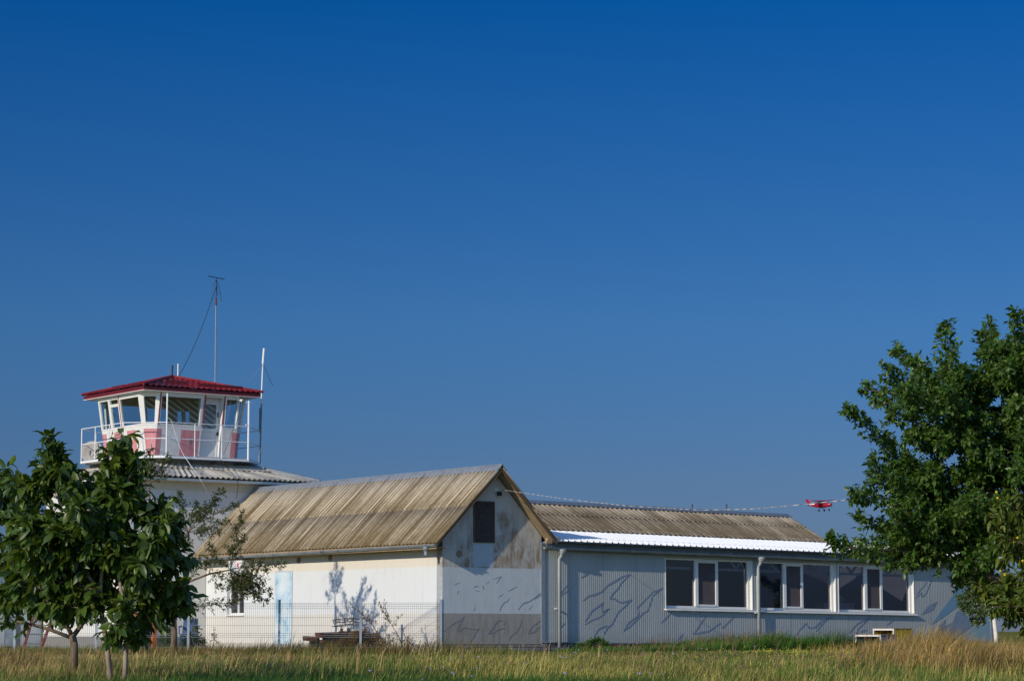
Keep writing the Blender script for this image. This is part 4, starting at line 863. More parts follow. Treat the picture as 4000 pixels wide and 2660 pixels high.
        f.build('rim', ['white_paint', 'wood_pale'], h)
    # things inside the workshop, by the glass
    h = thing('white_cabinet', 'low white cabinet standing inside the workshop window', 'cabinet', (14.6, 1., 0))
    b_ = MB(); b_.box(14.02, 15.25, .75, 1.15, .4, 1.30); b_.build('body', 'white_paint', h); b_ = MB(); b_.box(14.0, 15.27, .73, 1.17, 1.301, 1.33); b_.build('top', 'white_paint', h)
    h = thing('round_lamp', 'small round white lamp on the cabinet behind window glass', 'lamp', (14.9, .95, 1.33))
    b_ = MB(); b_.lathe([(0.001, -.09), (.06, -.07), (.09, 0), (.06, .07), (0.001, .09)], (14.9, .95, 1.46), n=14); b_.build('shade', 'white_paint', h, smooth=True); b_ = MB(); b_.tube([(14.9, .95, 1.33), (14.9, .95, 1.38)], .03, 8); b_.build('foot', 'white_paint', h)
clutter()

def tape():
    mb = MB(); A_ = np.array(wor(*on_y(1959, 1912, -.02))); B_ = at(3420, 1940, 37.)
    key = [(1959, 1912), (2200, 1946), (2450, 1973), (2750, 1989), (2950, 1984), (3150, 1967), (3330, 1948), (3420, 1940)]
    d = B_[:2] - A_[:2]; pts = []
    for px in np.linspace(1959, 3420, 240):
        py = np.interp(px, [k[0] for k in key], [k[1] for k in key]); py += 3 * math.sin((px - 1959) / 1461 * math.pi)
        r = ray(px, py); M_ = np.array([[r[0], -d[0]], [r[1], -d[1]]]); k, _ = np.linalg.solve(M_, A_[:2]); pts.append(np.array([0, 0, ZC]) + r * k)
    vs, st, L_ = [], [], 0.
    for i, p in enumerate(pts):
        if i: L_ += np.linalg.norm(p - pts[i - 1])
        w = .0075; t = L_ * 6.5 + 1.5 * math.sin(L_ * 1.3); side_ = np.array((-d[1], d[0])) / np.hypot(*d)
        o = np.array((side_[0] * math.cos(t), side_[1] * math.cos(t), math.sin(t))) * w
        vs += [p - o, p + o]; st += [(L_ + .01, 0, .1)] * 2
    mb.add(vs, [(2 * i, 2 * i + 1, 2 * i + 3, 2 * i + 2) for i in range(len(pts) - 1)], 0, st)
    tag(mb.build('barrier_tape', 'tape', solid=.002), 'twisted red and white tape strung from gable to the big right tree', 'tape')
tape()

def aeroplane():
    c = at(3207, 1971, 630.)
    h = thing('small_aeroplane', 'red high wing light aeroplane flying low above the workshop roof', 'aeroplane', c, False)
    h.rotation_euler = (R(3), R(-1.), R(-42)); OFF[h] = np.zeros(3)
    f = MB(); prof = [(-4.3, .10, .22, .25), (-3.2, .22, .38, .16), (-1.6, .42, .66, .05), (-.4, .55, .86, .0), (.8, .56, .90, 0.), (1.6, .54, .62, -.14), (2.6, .48, .52, -.16), (3.15, .34, .38, -.12), (3.4, .12, .14, -.1)]
    n = 14; vs = []
    for x, ry, rz, zc in prof:
        for j in range(n):
            t = 2 * math.pi * j / n; ct, st_ = math.cos(t), math.sin(t); vs.append((x, ry * np.sign(ct) * abs(ct) ** .7, zc + rz * np.sign(st_) * abs(st_) ** .7))
    f.add(vs, [(i * n + j, i * n + (j + 1) % n, (i + 1) * n + (j + 1) % n, (i + 1) * n + j) for i in range(len(prof) - 1) for j in range(n)] + [tuple(range(n))[::-1], tuple(range((len(prof) - 1) * n, len(prof) * n))])
    f.build('fuselage', 'plane_red', h, smooth=True)
    w = MB()
    for sg in (-1, 1):
        w.hexa([(1.15, 0, .90), (-.45, 0, .90), (-.25, sg * 5.5, 1.08), (.85, sg * 5.5, 1.08)], [(1.05, 0, 1.16), (-.45, 0, 1.08), (-.25, sg * 5.5, 1.20), (.78, sg * 5.5, 1.24)])
    wo = w.build('wing', 'wing_red', h)
    s = MB()
    for sg in (-1, 1): s.bar((.45, sg * .5, -.45), (.4, sg * 2.4, .98), .10, .05)
    s.build('wing_strut', 'plane_red', wo)
    t = MB(); t.hexa([(-3.1, -.04, .45), (-3.1, .04, .45), (-4.35, .04, .35), (-4.35, -.04, .35)], [(-4.25, -.03, 1.75), (-4.25, .03, 1.75), (-4.95, .03, 1.75), (-4.95, -.03, 1.75)]); t.build('tail_fin', 'plane_red', h)
    t = MB()
    for sg in (-1, 1): t.hexa([(-3.5, 0, .30), (-4.4, 0, .30), (-4.5, sg * 1.7, .32), (-3.85, sg * 1.7, .32)], [(-3.5, 0, .36), (-4.4, 0, .36), (-4.5, sg * 1.7, .36), (-3.85, sg * 1.7, .36)])
    t.build('tailplane', 'white_paint', h)
    g = MB(); g.hexa([(1.5, -.50, .40), (1.5, .50, .40), (.3, .57, .45), (.3, -.57, .45)], [(1.02, -.44, .91), (1.02, .44, .91), (.3, .48, .92), (.3, -.48, .92)])
    for sg in (-1, 1): g.box(-.9, .28, sg * .565 - .01, sg * .565 + .01, .32, .75)
    g.build('windscreen', 'dark', h)
    for sg in (-1, 1):
        k = MB(); k.box(-3.6, -1.2, sg * .36 - .015, sg * .36 + .015, .15, .42); k.build('side_stripe', 'white_paint', h)
    for x, y in ((.1, -1.25), (.1, 1.25), (2.5, 0)):
        l = MB(); l.tube([(x, y * .35, -.75), (x, y, -1.45)], .06, 6); lo = l.build('undercarriage_leg', 'galv_dark', h)
        k = MB(); k.lathe([(.05, -.10), (.26, -.10), (.30, 0), (.26, .10), (.05, .10)], (x, y, -1.5), (0, 1, 0), 14); k.build('wheel', 'rubber', lo)
    p = MB(); p.bar((3.45, -.1, -.95), (3.45, .1, .75), .12, .03); p.lathe([(.13, 0), (.10, .15), (.001, .28)], (3.4, 0, -.1), (1, 0, 0), 12); p.build('propeller', 'dark', h)
aeroplane()

# ------------------------------------------------------------------ trees
def leaves(pos, dr, up, ln, wd, tint, big):
    """one mesh of curved leaves: arrays of base point, direction, upper side, length, width, colour"""
    n = len(pos); x = dr / np.linalg.norm(dr, axis=1, keepdims=True)
    y = np.cross(up, x); y /= np.linalg.norm(y, axis=1, keepdims=True) + 1e-9; z = np.cross(x, y)
    if big: T = np.array([(0, 0, 0), (.28, -.40, .05), (.68, -.36, .0), (1, 0, -.22), (.68, .36, .0), (.28, .40, .05), (.5, 0, -.02)]); F = np.array([(0, 1, 6), (1, 2, 6), (2, 3, 6), (3, 4, 6), (4, 5, 6), (5, 0, 6)])
    else: T = np.array([(0, 0, 0), (.45, -.42, .05), (1, 0, -.12), (.45, .42, .05)]); F = np.array([(0, 1, 2), (0, 2, 3)])
    k = len(T)
    v = pos[:, None] + x[:, None] * (T[None, :, :1] * ln[:, None, None]) + y[:, None] * (T[None, :, 1:2] * wd[:, None, None]) + z[:, None] * (T[None, :, 2:] * ln[:, None, None])
    f = (F[None] + np.arange(n)[:, None, None] * k).reshape(-1)
    return v.reshape(-1, 3), f, np.arange(0, len(f), 3), np.repeat(tint, k, 0)

def tree(name, label, cat, base, stems, ends, group=None, bark='bark', r_limb=.02, twig=.4, ntw=14, nlf=9, lf=.09, asp=.5, t0=.3, droop=.3, cols=None, big=False, mat='leaf', jit=.5, up_bias=.25, fill=None, dens=None, root_z=None):
    h = thing(name, label, cat, (*base[:2], float(gz(*base[:2])) if root_z is None else root_z), False, group)
    b_ = MB(); allst = []
    for pts, r0, r1 in stems:
        pts = [np.array(p, float) for p in pts]; n = len(pts); b_.tube(pts, list(np.linspace(r0, r1, n)), 9); allst += [(p, r0 + (r1 - r0) * i / (n - 1)) for i, p in enumerate(pts) if i > 0]
    pos, dr, up, lnn = [], [], [], []
    ends = [np.array(e, float) for e in ends]
    if fill:
        for c, r, k in fill:
            for _ in range(k):
                u = rng.normal(size=3); u /= np.linalg.norm(u); ends.append(np.array(c) + u * np.array(r) * rng.uniform(.35, 1))
    for e in ends:
        e = e + rng.normal(size=3) * np.array((.0, jit, .0))
        p0, rr = min(allst, key=lambda q: np.linalg.norm((q[0] - e) * (1, 1, 1.)) + max(0, q[0][2] - e[2] + .1) * 1.2)
        L_ = np.linalg.norm(e - p0)
        if L_ < .05: continue
        d = (e - p0) / L_
        p1 = p0 + (d * .45 + np.array((0, 0, up_bias))) * L_ * .5 + rng.normal(size=3) * .05 * L_; p2 = e - (d * .6 + np.array((0, 0, up_bias * .6))) * L_ * .35 + rng.normal(size=3) * .06 * L_
        C = lambda t: (1 - t) ** 3 * p0 + 3 * (1 - t) ** 2 * t * p1 + 3 * (1 - t) * t * t * p2 + t ** 3 * e
        ts = np.linspace(0, 1, 9); r0 = min(r_limb * max(.6, L_), rr * .8)
        b_.tube([C(t) for t in ts], list(np.linspace(r0, .004, 9)), 6)
        nt = max(3, int(ntw * max(.2, L_ / 1.5)))
        for q in range(nt):
            t = t0 + (1 - t0) * (q + rng.uniform(0, 1)) / nt; t = min(t, 1.)
            p = C(t); tg = C(min(t + .05, 1.02)) - C(t - .05); tg /= np.linalg.norm(tg) + 1e-9
            u = rng.normal(size=3); u -= tg * u.dot(tg); u /= np.linalg.norm(u); w = tg * rng.uniform(.3, .9) + u * .8 + np.array((0, 0, .2)); w /= np.linalg.norm(w)
            tl = twig * (1.05 - .75 * t) * rng.uniform(.5, 1.25)
            if q % 2 == 0: b_.tube([p, p + w * tl * .5 + np.array((0, 0, .02 * tl)), p + w * tl], [.005, .004, .002], 3, cap=False)
            m_ = max(3, int(nlf * (.5 + .5 * tl / twig)))
            for s in rng.uniform(.15, 1.05, m_):
                pos.append(p + w * tl * s); g = rng.normal(size=3); dd = w * .5 + g * .55 + np.array((0, 0, -droop)); dr.append(dd); up.append(np.array((0, 0, 1.)) + rng.normal(size=3) * .55); lnn.append(rng.uniform(.38, 1.18))
    pos, dr, up, lnn = map(np.array, (pos, dr, up, lnn)); n = len(pos)
    cols = np.array(cols); w = rng.dirichlet(np.ones(len(cols)) * .6, n); tint = (w @ cols) * rng.uniform(.75, 1.25, (n, 1))
    v, f, st, tn = leaves(pos, dr, up, lf * lnn, lf * lnn * asp * rng.uniform(.85, 1.15, n), tint, big)
    b_.build('trunk', bark, h, smooth=True)
    npmesh('crown', v, f, st, mat, h, tn)
    return h

A_ = lambda l, Y: [at(px, py, Y + (q[0] if q else 0)) for px, py, *q in l]
BIG = [(.040, .088, .013), (.068, .125, .016), (.130, .180, .022), (.022, .055, .013)]
Y = 34.
gzY = float(gz(0, Y))
tree('walnut_tree', 'big leaved young tree with two pale stems left of the white house', 'tree', at(455, 2610, Y), 
     [(A_([(436, 2700), (418, 2520), (398, 2400), (392, 2320), (400, 2200), (420, 2060)], Y), .043, .022), (A_([(486, 2700), (492, 2520), (502, 2400), (478, 2330), (455, 2200), (440, 2050)], Y), .04, .02),
      (A_([(500, 2400), (540, 2310), (580, 2200), (600, 2080)], Y), .032, .02), (A_([(398, 2330), (330, 2220), (260, 2080), (230, 1950)], Y), .032, .02)],
     A_([(188, 1712), (225, 1775), (160, 1815), (490, 1705), (455, 1765), (550, 1800), (665, 2010), (620, 1960), (320, 1900), (360, 1880), (250, 1880), (420, 1870), (545, 1900), (690, 2080), (715, 2180), (480, 1735), (205, 1740), (40, 1900), (130, 1900), (740, 2290), (690, 2370), (620, 2390), (560, 2380), (350, 2370), (280, 2360), (180, 2340), (120, 2350), (60, 2320), (420, 2350, -.5), (500, 2350, -.5), (470, 2450, -.2), (525, 2470, 0), (30, 2010, .2), (60, 2120, .2), (20, 2230, .2), (90, 2290, .2), (100, 1900), (90, 2040), (130, 2200), (280, 2120), (450, 2080), (600, 2120), (650, 2270),
         (200, 2030), (380, 1930), (520, 1950), (250, 2260), (700, 2310), (330, 2300, -.4), (560, 2300), (160, 2120, -.6), (420, 2160, -.8), (540, 2180, -.8), (300, 1990, -.8), (460, 1950, -.7), (620, 2030, -.6), (200, 2200, .5), (350, 2060, .6), (500, 2240, .5), (660, 2130, .5), (740, 2330), (520, 2420, .1), (590, 1990, .6), (400, 1880, .5)], Y),
     fill=[(at(380, 2080, 34), (1.1, .7, .62), 30), (at(170, 2080, 34), (.5, .6, .5), 12), (at(560, 2120, 34), (.55, .6, .5), 14), (at(300, 2230, 34.5), (.9, .6, .35), 14)],
     bark='bark_pale', r_limb=.012, twig=.36, ntw=30, nlf=10, lf=.225, asp=.52, t0=.2, droop=.55, group='walnut trees', cols=BIG, big=True, jit=.25)
Y = 40.
tree('walnut_tree', 'dark low forked tree behind the two stemmed one, left of it', 'tree', at(290, 2580, Y), 
     [(A_([(288, 2660), (290, 2520), (283, 2480)], Y), .075, .06), (A_([(283, 2485), (250, 2420), (225, 2380), (205, 2300)], Y), .04, .02), (A_([(285, 2485), (325, 2430), (340, 2370), (350, 2280)], Y), .045, .022), (A_([(280, 2490), (200, 2460), (130, 2440), (60, 2425)], Y), .035, .02)],
     A_([(60, 2300), (120, 2250), (170, 2180), (240, 2150), (320, 2180), (400, 2240), (60, 2390), (20, 2330), (430, 2330), (380, 2340), (150, 2340), (220, 2270), (300, 2260), (100, 2150), (200, 2060), (30, 2200), (370, 2150), (90, 2430), (170, 2410), (245, 2400), (395, 2400), (30, 2420), (330, 2430)], Y),
     bark='bark', r_limb=.013, twig=.38, ntw=22, nlf=9, lf=.17, asp=.52, t0=.3, droop=.5, group='walnut trees', cols=BIG, big=True, jit=.3)
Y = 37.
tree('walnut_tree', 'big leaved tree cut off by the left edge of the picture', 'tree', at(-60, 2600, Y), 
     [(A_([(-70, 2690), (-75, 2480), (-60, 2350), (-30, 2200), (-10, 2050)], Y), .07, .03)],
     A_([(20, 1830), (-40, 1860), (70, 1890), (110, 1960), (60, 2030), (10, 1950), (100, 2100), (40, 2150), (110, 2220), (60, 2280), (20, 2350), (-80, 1900), (-120, 2050), (-150, 2250), (-100, 2350), (70, 2180), (120, 2330), (-20, 2060)], Y),
     bark='bark_pale', r_limb=.012, twig=.36, ntw=28, nlf=10, lf=.225, asp=.52, t0=.2, droop=.5, group='walnut trees', cols=BIG, big=True, jit=.3)
Y = 59.
SM = [(.042, .075, .014), (.065, .095, .018), (.105, .115, .025), (.026, .05, .012)]
tree('plum_tree', 'small leaved thin plum tree with open twigs reaching over the white house', 'tree', at(676, 2540, Y),
     [(A_([(680, 2570), (680, 2470), (678, 2400), (655, 2340), (650, 2250), (690, 2150), (735, 2080)], Y), .085, .04), (A_([(655, 2350), (610, 2200), (590, 2050), (580, 1900)], Y), .06, .03), (A_([(690, 2330), (740, 2270), (820, 2240), (900, 2225)], Y), .04, .015)],
     A_([(875, 1915), (845, 1950), (800, 1990), (930, 1965), (955, 2000), (900, 2040), (860, 2080), (950, 2090), (910, 2140), (790, 2060), (830, 2130), (1112, 2203), (1050, 2222), (930, 2285), (985, 2285), (1030, 2265), (1055, 2315), (1000, 2300), (950, 2315), (900, 2290), (860, 2260), (960, 2330), (1010, 2320), (915, 2320), (1000, 2345), (930, 2340), (1035, 2350), (870, 2300), (780, 2180), (760, 2230), (740, 2110), (770, 1960), (820, 2200), (860, 2190),
         (560, 1790), (600, 1760), (640, 1850), (700, 1920), (540, 1880), (620, 1960), (690, 2020), (590, 1830), (650, 1780)], Y),
     r_limb=.009, twig=.34, ntw=56, nlf=12, lf=.085, asp=.42, t0=.25, droop=.15, cols=SM, mat='leaf_soft', jit=.35, up_bias=.1)
Y = 37.
PE = [(.046, .116, .017), (.072, .158, .022), (.028, .070, .015), (.125, .19, .027)]
fullR = [(3508, 1360), (3676, 1285), (3883, 1250), (3955, 1230), (3800, 1320), (3315, 1585), (3375, 1520), (3390, 1790), (3330, 1935), (3235, 2105), (3300, 2130), (3450, 1440), (3560, 1420), (3620, 1480), (3720, 1380), (3780, 1420), (3850, 1360), (3930, 1350), (3990, 1300), (3430, 1560), (3480, 1620),
         (3400, 1850), (3450, 1720), (3370, 2010), (3430, 2060), (3400, 2170), (3480, 2170), (3560, 2190), (3640, 2190), (3520, 1530), (3600, 1600), (3690, 1520), (3760, 1560), (3840, 1480), (3920, 1450), (4000, 1400), (3540, 1700), (3620, 1760), (3500, 1850), (3560, 1950), (3640, 1880), (3700, 1680), (3780, 1720), (3860, 1620), (3950, 1580),
         (3490, 1980), (3540, 2080), (3640, 2050), (3720, 1960), (3800, 1860), (3880, 1760), (3980, 1700), (3720, 2120), (3800, 2060), (3880, 1960), (3980, 1850), (3760, 2200), (3860, 2160), (3950, 2080), (4020, 1980), (4080, 1300), (4150, 1350), (4250, 1420), (4350, 1550), (4450, 1700), (4520, 1850), (4550, 2000), (4480, 2120), (4350, 2200), (4250, 1600), (4150, 1500), (4200, 1800), (4350, 1850), (4300, 2050), (4150, 2150), (4060, 1560), (3740, 2260), (3830, 2280)]
tree('pear_tree', 'large dense green tree leaning into the picture from the right edge', 'tree', at(4090, 2590, Y),
     [(A_([(4100, 2700), (4090, 2480), (4060, 2330), (4050, 2200), (4060, 2050), (4070, 1900), (4060, 1700), (4050, 1500)], Y), .17, .05), (A_([(4060, 2330), (3960, 2280), (3870, 2255), (3780, 2200), (3680, 2180)], Y), .09, .035),
      (A_([(4050, 2200), (3950, 2050), (3850, 1900), (3760, 1750), (3700, 1600)], Y + .3), .06, .025), (A_([(4060, 2100), (4200, 1950), (4300, 1800)], Y), .08, .04), (A_([(4050, 2150), (3900, 2100), (3750, 2030), (3600, 1960)], Y + .5), .05, .02), (A_([(4060, 1900), (4000, 1700), (3960, 1500)], Y + .4), .06, .03)],
     [at(px, py, Y + rng.uniform(-1.5, 1.5)) for px, py in fullR + fullR[33:]],
     fill=[(at(3780, 1750, 37), (1.3, 1., 1.3), 60), (at(3680, 2050, 37), (1.3, .9, .5), 34), (at(3980, 1600, 37), (.9, 1., 1.1), 60), (at(3900, 1480, 37), (.7, .8, .7), 34), (at(3820, 1950, 37), (1.2, 1., .8), 40), (at(3950, 2000, 37), (1., 1.2, .7), 26), (at(4300, 1800, 37), (1.2, 1.2, 1.6), 14)],
     r_limb=.010, twig=.40, ntw=54, nlf=16, lf=.104, asp=.62, t0=.18, droop=.25, cols=PE, jit=.3, up_bias=.2)
Y = 25.
PC = [(.07, .125, .014), (.11, .150, .018), (.05, .090, .012), (.13, .14, .016)]
pt = tree('peach_tree', 'yellowish narrow leaved branches with yellow fruit in front at right edge', 'tree', at(4260, 2700, Y),
     [(A_([(4270, 2860), (4260, 2600), (4220, 2400), (4180, 2200), (4150, 2000)], Y), .09, .04)],
     A_([(3875, 1985), (3910, 2040), (3960, 1950), (3885, 2100), (3945, 2080), (3995, 2000), (3840, 2310), (3860, 2370), (3920, 2340), (3975, 2390), (3960, 2240), (4000, 2150), (4000, 2440), (3900, 2280), (3985, 2310), (4060, 2250), (4080, 2080), (4050, 2400), (4100, 1950), (3935, 2180), (3870, 2020), (3925, 2000), (3960, 2030), (3900, 2130), (3820, 2290), (3850, 2330), (3880, 2300), (3940, 2380), (3920, 2400), (3965, 2320), (3995, 2240), (3990, 2080), (3955, 2290), (4000, 2380), (3930, 2310), (3970, 2180)], Y),
     bark='bark', r_limb=.009, twig=.22, ntw=22, nlf=11, lf=.135, asp=.36, t0=.5, droop=.65, cols=PC, big=True, jit=.25, up_bias=.15, mat='leaf_soft')
fr = MB()
for px, py in ((3893, 1922), (3897, 1945), (3908, 2230), (3925, 2245), (3962, 2118), (3995, 2190), (3975, 2100)):
    c = at(px, py, Y - .15); fr.lathe([(.001, -.015), (.011, -.011), (.015, 0), (.011, .011), (.001, .015)], c, n=10)
fr.build('fruit', 'fruit', pt, smooth=True)
Y = 66.
tree('birch_tree', 'young birch with slim white trunk at the workshop right corner', 'tree', at(3893, 2520, Y),
     [(A_([(3893, 2535), (3890, 2480), (3883, 2420), (3876, 2370), (3866, 2300), (3860, 2200), (3850, 2100)], Y), .066, .03)],
     A_([(3740, 2270), (3752, 2330), (3760, 2375), (3800, 2420), (3830, 2380), (3780, 2310), (3830, 2310), (3900, 2270), (3930, 2330), (3945, 2390), (3850, 2200), (3760, 2220), (3920, 2200), (3800, 2180), (3820, 2250), (3870, 2350), (3750, 2360)], Y),
     bark='bark_white', r_limb=.005, twig=.3, ntw=120, nlf=13, lf=.08, asp=.65, t0=.3, droop=.4, cols=[(.05, .10, .02), (.085, .135, .03), (.11, .15, .04)], mat='leaf_soft', jit=.3)
# climbing plants and bushes against the tower base, and weeds by the fence
VN = [(.05, .11, .02), (.08, .14, .02), (.11, .15, .02), (.035, .08, .02)]
Y = 62.5
tree('climbing_vine', 'green climbing plant round the plum trunk behind the fence', 'plant', at(650, 2540, Y), [(A_([(652, 2550), (650, 2480), (655, 2400)], Y), .02, .012)],
     A_([(640, 2400), (655, 2370), (665, 2420), (640, 2440), (660, 2460), (650, 2490), (670, 2500), (640, 2520)], Y), twig=.22, ntw=70, nlf=8, lf=.085, asp=.8, t0=.1, droop=.4, cols=VN, group='climbing plants by the fence', mat='leaf_soft', jit=.15, r_limb=.01)
tree('climbing_vine', 'leafy bush in front of the blue chair behind the fence', 'plant', at(745, 2540, Y + .6), [(A_([(745, 2550), (748, 2500), (752, 2450)], Y + .6), .02, .012)],
     A_([(752, 2410), (760, 2450), (740, 2480), (775, 2470), (790, 2500), (720, 2505), (760, 2515), (800, 2520), (740, 2525), (705, 2520)], Y + .6), twig=.22, ntw=70, nlf=8, lf=.075, asp=.75, t0=.1, droop=.3, cols=VN, group='climbing plants by the fence', mat='leaf_soft', jit=.15, r_limb=.01)
tree('weed_plant', 'short dark weed against the white wall right of the bush', 'plant', at(835, 2530, 65), [(A_([(832, 2540), (836, 2500)], 65), .012, .008)], A_([(838, 2450), (845, 2480), (825, 2500), (855, 2510), (830, 2475)], 65), twig=.14, ntw=30, nlf=5, lf=.06, asp=.5, t0=.1, droop=.0, cols=[(.05, .06, .03), (.07, .075, .04)], mat='leaf_soft', jit=.1, r_limb=.01)
DRY = [(.10, .075, .03), (.16, .11, .05), (.06, .07, .02), (.05, .045, .02)]
tree('weed_plant', 'tall brown dried weed leaning left across the middle fence post', 'plant', at(1500, 2535, 59.6), [(A_([(1515, 2545), (1490, 2500), (1455, 2440)], 59.6), .014, .008), (A_([(1530, 2545), (1520, 2500), (1490, 2440)], 59.6), .012, .007)],
     A_([(1365, 2350), (1390, 2365), (1410, 2395), (1440, 2410), (1470, 2430), (1450, 2480), (1480, 2470), (1500, 2500), (1430, 2500), (1460, 2520), (1520, 2480), (1540, 2510), (1400, 2520)], 59.6), bark='wood_old', twig=.14, ntw=36, nlf=6, lf=.05, asp=.5, t0=.2, droop=0, cols=DRY, group='dried weeds by the fence', mat='leaf_soft', jit=.12, r_limb=.006, up_bias=-.05)
tree('weed_plant', 'tall thin dried weed with open seed heads right of the rusty pile', 'plant', at(1570, 2535, 59.4), [(A_([(1580, 2545), (1560, 2490), (1530, 2440)], 59.4), .014, .007), (A_([(1600, 2545), (1590, 2500), (1575, 2470)], 59.4), .012, .007)],
     A_([(1480, 2350), (1490, 2370), (1505, 2390), (1520, 2420), (1545, 2440), (1570, 2400), (1540, 2470), (1580, 2450), (1600, 2480), (1560, 2500), (1590, 2510), (1620, 2500), (1530, 2500), (1610, 2520), (1500, 2350), (1640, 2525)], 59.4), bark='wood_old', twig=.14, ntw=32, nlf=6, lf=.05, asp=.5, t0=.25, droop=0, cols=DRY, group='dried weeds by the fence', mat='leaf_soft', jit=.12, r_limb=.006, up_bias=-.05)
tree('brush_heap', 'heap of dry brown brush lying against the rusty pile', 'plant', at(1400, 2535, 60.6), [(A_([(1400, 2545), (1405, 2515)], 60.6), .02, .01)],
     A_([(1300, 2515), (1340, 2490), (1370, 2475), (1400, 2465), (1430, 2460), (1460, 2470), (1485, 2490), (1440, 2500), (1380, 2505), (1350, 2515), (1420, 2485), (1500, 2510), (1270, 2522), (1410, 2510), (1465, 2505)], 60.6), bark='wood_old', twig=.22, ntw=110, nlf=9, lf=.10, asp=.14, t0=.1, droop=.1, cols=[(.26, .15, .055), (.17, .095, .035), (.09, .07, .03), (.35, .22, .09)], mat='leaf_soft', jit=.2, r_limb=.008)
tree('weed_clump', 'bright green leafy weed clump at the foot of workshop cladding', 'plant', at(2320, 2540, 61.8), [(A_([(2320, 2550), (2325, 2520)], 61.8), .02, .01)],
     A_([(2260, 2525), (2290, 2515), (2320, 2505), (2345, 2500), (2370, 2512), (2300, 2530), (2350, 2525), (2240, 2535), (2385, 2525)], 61.8), twig=.2, ntw=70, nlf=9, lf=.10, asp=.35, t0=.1, droop=.1, cols=[(.05, .13, .015), (.08, .17, .02), (.035, .10, .015)], mat='leaf_soft', jit=.15, r_limb=.01)

